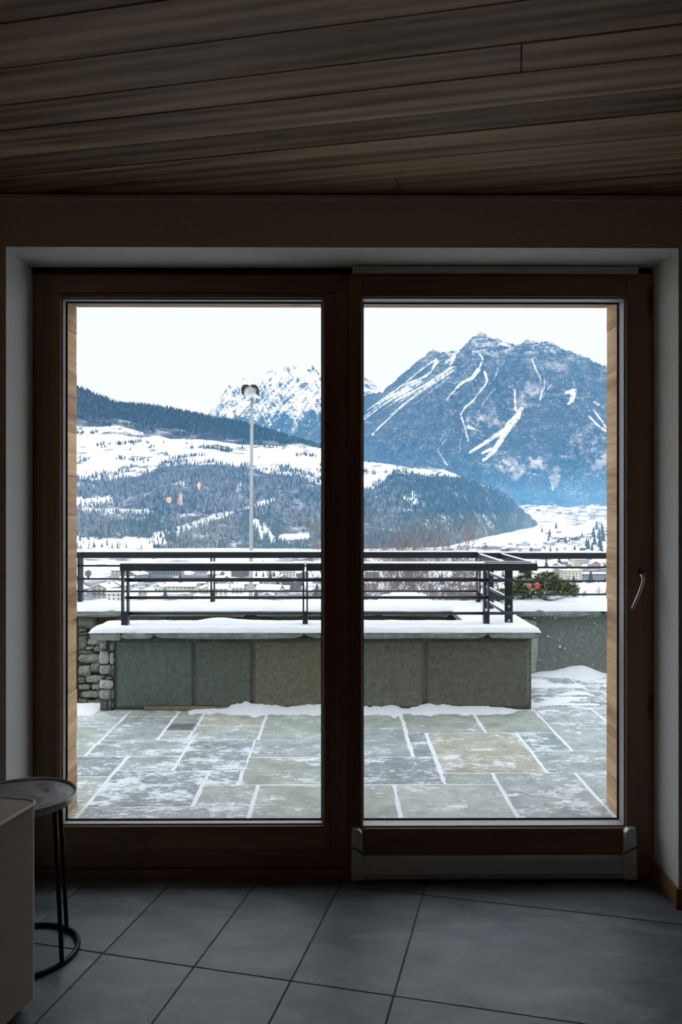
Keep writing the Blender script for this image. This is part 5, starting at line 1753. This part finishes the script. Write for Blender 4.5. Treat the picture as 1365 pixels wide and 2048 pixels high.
# ---- village
def house_proto(wd, dp, hw, pitch, over, balc=False, flat=False):
    walls = MB(); roof = MB(); win = MB()
    hr = (0.0 if flat else wd / 2 * pitch)
    # gable faces along y
    V = [(-wd / 2, -dp / 2, -6), (wd / 2, -dp / 2, -6), (wd / 2, -dp / 2, hw), (0, -dp / 2, hw + hr), (-wd / 2, -dp / 2, hw)]
    V2 = [(x, dp / 2, z) for x, y, z in V]
    walls.add(V + V2, [(0, 1, 2, 3, 4), (9, 8, 7, 6, 5), (1, 6, 7, 2), (5, 0, 4, 9)])
    e = over
    zt_ = hw + hr + 0.35
    ze = hw - e * pitch + 0.35 if not flat else zt_
    for s in (-1, 1):
        xa, xb = 0, s * (wd / 2 + e)
        q = [(xa, -dp / 2 - e, zt_), (xb, -dp / 2 - e, ze), (xb, dp / 2 + e, ze), (xa, dp / 2 + e, zt_)]
        lo = [(x, y, z - 0.35) for x, y, z in q]; up = [(x, y, z + 0.45) for x, y, z in q]
        roof.add(lo + q, [(0, 1, 2, 3) if s < 0 else (3, 2, 1, 0), (0, 4, 5, 1), (1, 5, 6, 2), (2, 6, 7, 3)], 0)
        roof.add(q + up, [(4, 5, 6, 7) if s > 0 else (7, 6, 5, 4), (0, 4, 5, 1), (1, 5, 6, 2), (2, 6, 7, 3)], 1)
    roof.box(wd * 0.18, wd * 0.18 + 0.8, dp * 0.1, dp * 0.1 + 0.8, hw + hr * 0.4, hw + hr + 1.1, 0)
    nf = max(1, int(hw / 2.8)); nc = max(2, int(wd / 3.4)); nd = max(2, int(dp / 3.4))
    for f in range(nf):
        z = 1.0 + f * 2.8
        for c in range(nc):
            x = -wd / 2 + (c + 0.5) * wd / nc
            win.box(x - 0.6, x + 0.6, -dp / 2 - 0.05, -dp / 2, z, z + 1.4); win.box(x - 0.6, x + 0.6, dp / 2, dp / 2 + 0.05, z, z + 1.4)
        for c in range(nd):
            y = -dp / 2 + (c + 0.5) * dp / nd
            win.box(-wd / 2 - 0.05, -wd / 2, y - 0.6, y + 0.6, z, z + 1.4); win.box(wd / 2, wd / 2 + 0.05, y - 0.6, y + 0.6, z, z + 1.4)
        if balc and f > 0:
            win.box(-wd / 2, wd / 2, -dp / 2 - 1.1, -dp / 2 - 0.95, z - 0.7, z + 0.2)
    if not flat:
        win.box(-0.6, 0.6, -dp / 2 - 0.05, -dp / 2, hw + 0.2, hw + min(hr * 0.55, 1.5))
    mk = lambda b, nm, mt: b.build(nm, mt)
    objs = []
    for b, nm, mt in ((walls, 'house', M['house_wall']), (roof, 'roof', [M['roof_edge'], M['roof_snow']]), (win, 'glazing', M['house_window'])):
        me = bpy.data.meshes.new(nm); me.from_pydata(b.v, [], b.f)
        for q in (mt if isinstance(mt, list) else [mt]): me.materials.append(q)
        if any(b.mi): me.polygons.foreach_set('material_index', b.mi)
        objs.append(me)
    return objs


protos = [house_proto(11, 13, 6, 0.42, 1.2, True), house_proto(10, 10, 5.5, 0.45, 1.0), house_proto(13, 15, 8.5, 0.40, 1.3, True), house_proto(9, 14, 4.5, 0.5, 1.0), house_proto(14, 11, 6, 0.38, 1.2), house_proto(8, 8, 5, 0.55, 0.9)]


def house(meshes, x, y, z, rz, s, col, label, group=None, name='house', detail=True):
    o = bpy.data.objects.new(name, meshes[0])
    o.location = (x, y, z); o.rotation_euler = (0, 0, rz); o.scale = (s, s, s)
    o.color = (*col, 1)
    COL.objects.link(o); tag(o, label, 'building' if name != 'house' else 'house', group)
    r = bpy.data.objects.new('roof', meshes[1]); r.parent = o; COL.objects.link(r)
    if detail:
        g_ = bpy.data.objects.new('glazing', meshes[2]); g_.parent = o; g_['kind'] = 'stuff'; COL.objects.link(g_)
    return o


def on_valley(px, py):
    lo, hi = 480.0, 6200.0
    for _ in range(50):
        mid = (lo + hi) / 2
        y = HOR + (EYE - float(valley_z(px, mid))) / mid * F
        if y > py: lo = mid
        else: hi = mid
    d = (lo + hi) / 2
    q = pt(px, d, float(valley_z(px, d)))
    zz_ = q[2] + float((fbm(q[0] / 160, q[1] / 160, 3) - 0.5) * np.interp(d, [8, 40, 480, 1000, 3400, 6000], [0.3, 2, 6, 5, 6, 40]))
    return float(q[0]), float(q[1]), zz_, d


placed = []
CREAM, WHITE, BROWN, PINK, GREYW = (0.62, 0.56, 0.42), (0.62, 0.62, 0.60), (0.17, 0.12, 0.09), (0.58, 0.42, 0.36), (0.36, 0.37, 0.38)
special = [
    # px, py, width px, depth m, wall m, pitch, flat, yaw, colour, label, name
    (337, 1152, 58, 16, 9, .30, False, 0.0, GREYW, 'long grey hotel with balcony rows in the valley behind the rails left of the lamp', 'hotel'),
    (226, 1182, 20, 12, 5, .45, False, 0.5, BROWN, 'dark timber barn with white base, second rail gap left of the near post', 'barn'),
    (366, 1184, 56, 12, 6, .35, False, 1.45, CREAM, 'long cream farmhouse with snowy roof below the hotel', 'house'),
    (577, 1157, 26, 14, 13, .2, True, 0.2, CREAM, 'cream apartment block with rows of windows right of the lamp post', 'apartment_block'),
    (540, 1196, 46, 16, 8, .42, False, 1.35, WHITE, 'large white house with wide snowy roofs right of the lamp post foot', 'house'),
    (535, 1203, 20, 10, 6, .5, False, 0.0, PINK, 'pinkish gabled house in front of the large white house', 'house'),
    (605, 1155, 20, 11, 5, .45, False, 0.4, BROWN, 'brown chalet beside the cream apartment block', 'chalet'),
    (432, 1156, 26, 12, 4.5, .45, False, 1.2, BROWN, 'brown barn with snowy roof left of the lamp post', 'barn'),
    (1142, 1166, 36, 14, 13, .3, True, 0.1, (0.66, 0.60, 0.44), 'tall cream block with three window columns behind the right railing', 'apartment_block'),
    (1188, 1158, 52, 18, 6, .2, True, 0.1, GREYW, 'wide grey flat-roofed hall beside the tall cream block', 'hall'),
    (1060, 1104, 44, 20, 7, .3, False, 1.4, GREYW, 'long grey hall with snowy roof above the right railing corner', 'hall'),
    (1046, 1100, 20, 18, 12, .55, False, 0.2, WHITE, 'pale gabled church building above the right railing corner', 'church'),
    (1174, 1136, 9, 6, 20, .5, False, 0.1, WHITE, 'white bell tower just below the right handrail', 'bell_tower'),
    (1158, 1138, 24, 10, 11, .2, True, 0.1, CREAM, 'pale block with window rows left of the bell tower', 'apartment_block'),
    (1190, 1140, 18, 10, 7, .5, False, 0.0, PINK, 'reddish gabled house right of the bell tower', 'house'),
    (938, 1186, 28, 12, 8, .3, False, 1.5, (0.64, 0.56, 0.42), 'cream house with four windows left of the rear railing end post', 'house'),
    (903, 1184, 30, 12, 5, .2, True, 0.0, GREYW, 'low grey shed beside the cream house', 'shed'),
    (742, 1182, 26, 12, 7, .4, False, 1.2, PINK, 'salmon house behind the leafless tree', 'house'),
    (928, 1100, 28, 14, 8, .35, False, 1.4, WHITE, 'white house with three windows at the wood edge above the handrail end', 'house'),
]
for px, py, wpx, dp, hw, pitch, flat, yaw, col, lab, nm in special:
    x, y, z, d = on_valley(px, py)
    wm = wpx * d / F
    if abs(yaw) > 1:
        pr2 = house_proto(dp, wm, hw, pitch, 1.1, nm in ('hotel', 'chalet'), flat)
    else:
        pr2 = house_proto(wm, dp, hw, pitch, 1.1, nm in ('hotel', 'chalet'), flat)
    house(pr2, x, y, z, yaw, 1, col, lab, None, nm)
    placed.append((x, y, max(wm, dp) * 0.6))


LAND = [(337, 1145, 'long grey hotel'), (226, 1175, 'dark timber barn'), (366, 1178, 'long cream farmhouse'), (577, 1150, 'cream apartment block'), (540, 1188, 'large white house by the lamp'),
        (605, 1150, 'brown chalet'), (432, 1150, 'brown barn'), (1142, 1155, 'tall cream block'), (1188, 1150, 'wide grey flat-roofed hall'), (1060, 1095, 'long grey hall'), (1174, 1128, 'white bell tower'),
        (938, 1178, 'cream house with four windows'), (903, 1180, 'low grey shed'), (742, 1175, 'salmon house'), (928, 1095, 'white house at the wood edge'), (800, 1150, 'leafless tree'), (1080, 1150, 'red ornaments'), (1018, 1170, 'bolted corner post'), (611, 1150, 'middle front post'), (251, 1150, 'near left post')]
ORD = ['nearest', 'second nearest', 'third nearest', 'fourth nearest', 'fifth nearest', 'sixth nearest', 'seventh nearest', 'eighth nearest', 'ninth nearest', 'tenth nearest', 'eleventh nearest', 'twelfth nearest', 'thirteenth nearest', 'fourteenth nearest', 'fifteenth nearest', 'sixteenth nearest', 'seventeenth nearest', 'eighteenth nearest', 'nineteenth nearest', 'twentieth nearest']
PENDING = []


def name_by_landmarks():
    """Every house and tree of the village is told by the landmark nearest to it."""
    slots = {}
    for o, kind_, px, py in PENDING:
        q = sorted((math.hypot((px - a) * 0.7, py - b_), k) for k, (a, b_, _t) in enumerate(LAND))[0]
        a, b_, nm = LAND[q[1]]
        ddx, ddy = px - a, py - b_
        side = ('right of' if ddx > 0 else 'left of') if abs(ddx) > abs(ddy) * 1.2 else ('below' if ddy > 0 else 'above')
        slots.setdefault((kind_, side, nm), []).append((q[0], o))
    for (kind_, side, nm), lst in slots.items():
        for k, (_d, o) in enumerate(sorted(lst, key=lambda t: t[0])):
            o['label'] = '%s, %s %s the %s' % (kind_, ORD[k] if k < len(ORD) else 'number %d' % (k + 1), side, nm)


COLN = {CREAM: 'cream', WHITE: 'white', BROWN: 'brown', PINK: 'pinkish', GREYW: 'grey'}


def scatter_houses(n, x0, x1, y0, y1, group, label, smin, smax, detail=True):
    k = tries = 0
    while k < n and tries < n * 40:
        tries += 1
        px = random.uniform(x0, x1); py = random.uniform(y0, y1)
        if 925 < px < 1085 and 1064 < py < 1090: continue
        if 155 < px < 330 and 1100 < py < 1142: continue
        x, y, z, d = on_valley(px, py)
        s = random.uniform(smin, smax)
        if any(abs(x - a) < r + 5.5 * s and abs(y - b_) < r + 7 * s for a, b_, r in placed): continue
        placed.append((x, y, 7 * s))
        col = random.choice((CREAM, WHITE, WHITE, BROWN, PINK, GREYW, CREAM))
        k_ = random.uniform(.8, 1.1)
        o = house(random.choice(protos), x, y, z, random.choice((0, pi / 2, 0.4, 1.2, -0.5)) + random.uniform(-.2, .2), s, [c * k_ for c in col], label, group, 'house', detail)
        if detail:
            PENDING.append((o, 'small %s village house' % COLN[col], px, py))
        k += 1


scatter_houses(42, 120, 660, 1135, 1204, 'village houses behind the left part of the railings', 'small snow-roofed village house seen between the railing bars left of the mullion', .8, 1.2)
scatter_houses(40, 700, 950, 1108, 1204, 'village houses behind the leafless tree', 'small snow-roofed village house behind the leafless tree right of the mullion', .75, 1.1)
scatter_houses(122, 950, 1290, 1062, 1200, 'village houses on the right', 'small snow-roofed village house behind the planter railing on the right', .7, 1.05)
scatter_houses(70, 1035, 1330, 1010, 1040, 'far town houses under the mountain', 'tiny pale house of the far town at the foot of the great mountain', 1.0, 1.9, False)

# trees among the houses
GRP = {'l': ('village conifers behind the left railings', 'dark conifer among village houses behind the rails left of the mullion'), 'm': ('village conifers behind the middle railings', 'dark conifer among village houses between the mullion and railing end'), 'r': ('village conifers on the right', 'dark conifer among village houses on the right beyond the planter')}
tr = [(128 + 14, 1190, 14), (545, 1153, 13), (527, 1154, 12), (513, 1153, 10), (475, 1180, 18), (314, 1180, 12), (268, 1152, 10), (390, 1184, 10), (410, 1178, 16), (400, 1186, 14), (590, 1175, 15), (604, 1174, 14), (272, 1180, 8), (172, 1178, 12), (300, 1155, 12), (283, 1156, 10), (655 - 80, 1153, 10),
      (1100, 1074, 18), (1098, 1082, 14), (1113, 1058, 14), (1132, 1085, 14), (1140, 1087, 13), (1118, 1084, 12), (1174, 1099, 24), (1178, 1096, 20), (1190, 1092, 26), (1188, 1075, 24), (1199, 1078, 22), (1207, 1085, 26), (1194, 1060, 20), (1205, 1070, 22), (1165, 1076, 14), (1160, 1080, 12), (1185, 1104, 22), (1203, 1103, 24), (1085, 1045 + 20, 12), (1200, 1095, 22), (1150, 1100, 12),
      (930, 1160, 16), (918, 1158, 12), (905, 1162, 14), (880, 1158, 12), (955, 1150, 14), (915, 1185, 12), (925, 1192, 14), (1000, 1166, 12), (990, 1120, 12), (1012, 1118, 10)]
for px, py, hp in tr:
    x, y, z, d = on_valley(px, py)
    h = hp * d / F * random.uniform(.9, 1.15)
    k = 'l' if px < 660 else 'm' if px < 960 else 'r'
    o = conifer(x, y, z - 0.3, h, h * random.uniform(.22, .3), (0.028, 0.05, 0.052), GRP[k][1], GRP[k][0])
    PENDING.append((o, 'dark conifer among village houses', px, py - 8))
rt = random.Random(21)
for q in range(64):
    px, py = (rt.uniform(160, 650), rt.uniform(1140, 1200)) if q < 24 else (rt.uniform(960, 1225), rt.uniform(1072, 1190)) if q < 54 else (rt.uniform(860, 960), rt.uniform(1110, 1195))
    if 925 < px < 1085 and py < 1092: continue
    x, y, z, d = on_valley(px, py)
    if any(math.hypot(x - a, y - b_) < r + 3 for a, b_, r in placed): continue
    h = rt.uniform(6, 15)
    k = 'l' if px < 660 else 'm' if px < 960 else 'r'
    o = conifer(x, y, z - 0.3, h, h * rt.uniform(.24, .34), (0.028, 0.05, 0.052), GRP[k][1], GRP[k][0])
    PENDING.append((o, 'dark conifer among village houses', px, py - 6))
name_by_landmarks()
# a belt of grey-blue trees low on the right
for k in range(22):
    px, py = random.uniform(1135, 1235), random.uniform(1182, 1203)
    x, y, z, d = on_valley(px, py)
    h = random.uniform(11, 17)
    lar = random.random() < 0.6
    conifer(x, y, z - 0.3, h, h * random.uniform(.2, .28), (0.15, 0.145, 0.15) if lar else (0.04, 0.065, 0.07), 'pale bare larch in the tree belt low behind the planter railing' if lar else 'dark conifer in the tree belt low behind the planter railing', 'tree belt low on the right', 'larch' if lar else 'conifer')

# ------------------------------------------------------------------ cold valley haze
def haze(name, z0, z1, y0, y1, sig, label):
    b = MB(); b.box(-14000, 14000, y0, y1, z0, z1)
    dens = max(sig)
    g = G(name + '_air')
    s = g.n('ShaderNodeVolumeScatter'); s.inputs['Color'].default_value = (sig[0] / dens, sig[1] / dens, sig[2] / dens, 1); s.inputs['Density'].default_value = dens
    s.inputs['Anisotropy'].default_value = 0.0
    g.l(s.outputs[0], g.out.inputs['Volume'])
    o = b.build(name, g.m)
    return tag(o, label, 'haze', kind='stuff')


haze('valley_haze', -140, -8, 60, 30000, (4.4e-5, 8.4e-5, 1.18e-4), 'blue haze lying thick over the valley floor')
haze('hill_haze', -7.5, 120, 60, 30000, (2.0e-5, 6.6e-5, 1.25e-4), 'blue haze before the lower woods of the hill')
haze('haze', 120.5, 2700, 60, 3800, (0.3e-5, 1.0e-5, 2.0e-5), 'thin clear air above the valley before the hill crest')
haze('far_haze', 120.5, 2700, 3800.5, 30000, (0.6e-5, 2.4e-5, 4.7e-5), 'thin blue haze before the high mountains')
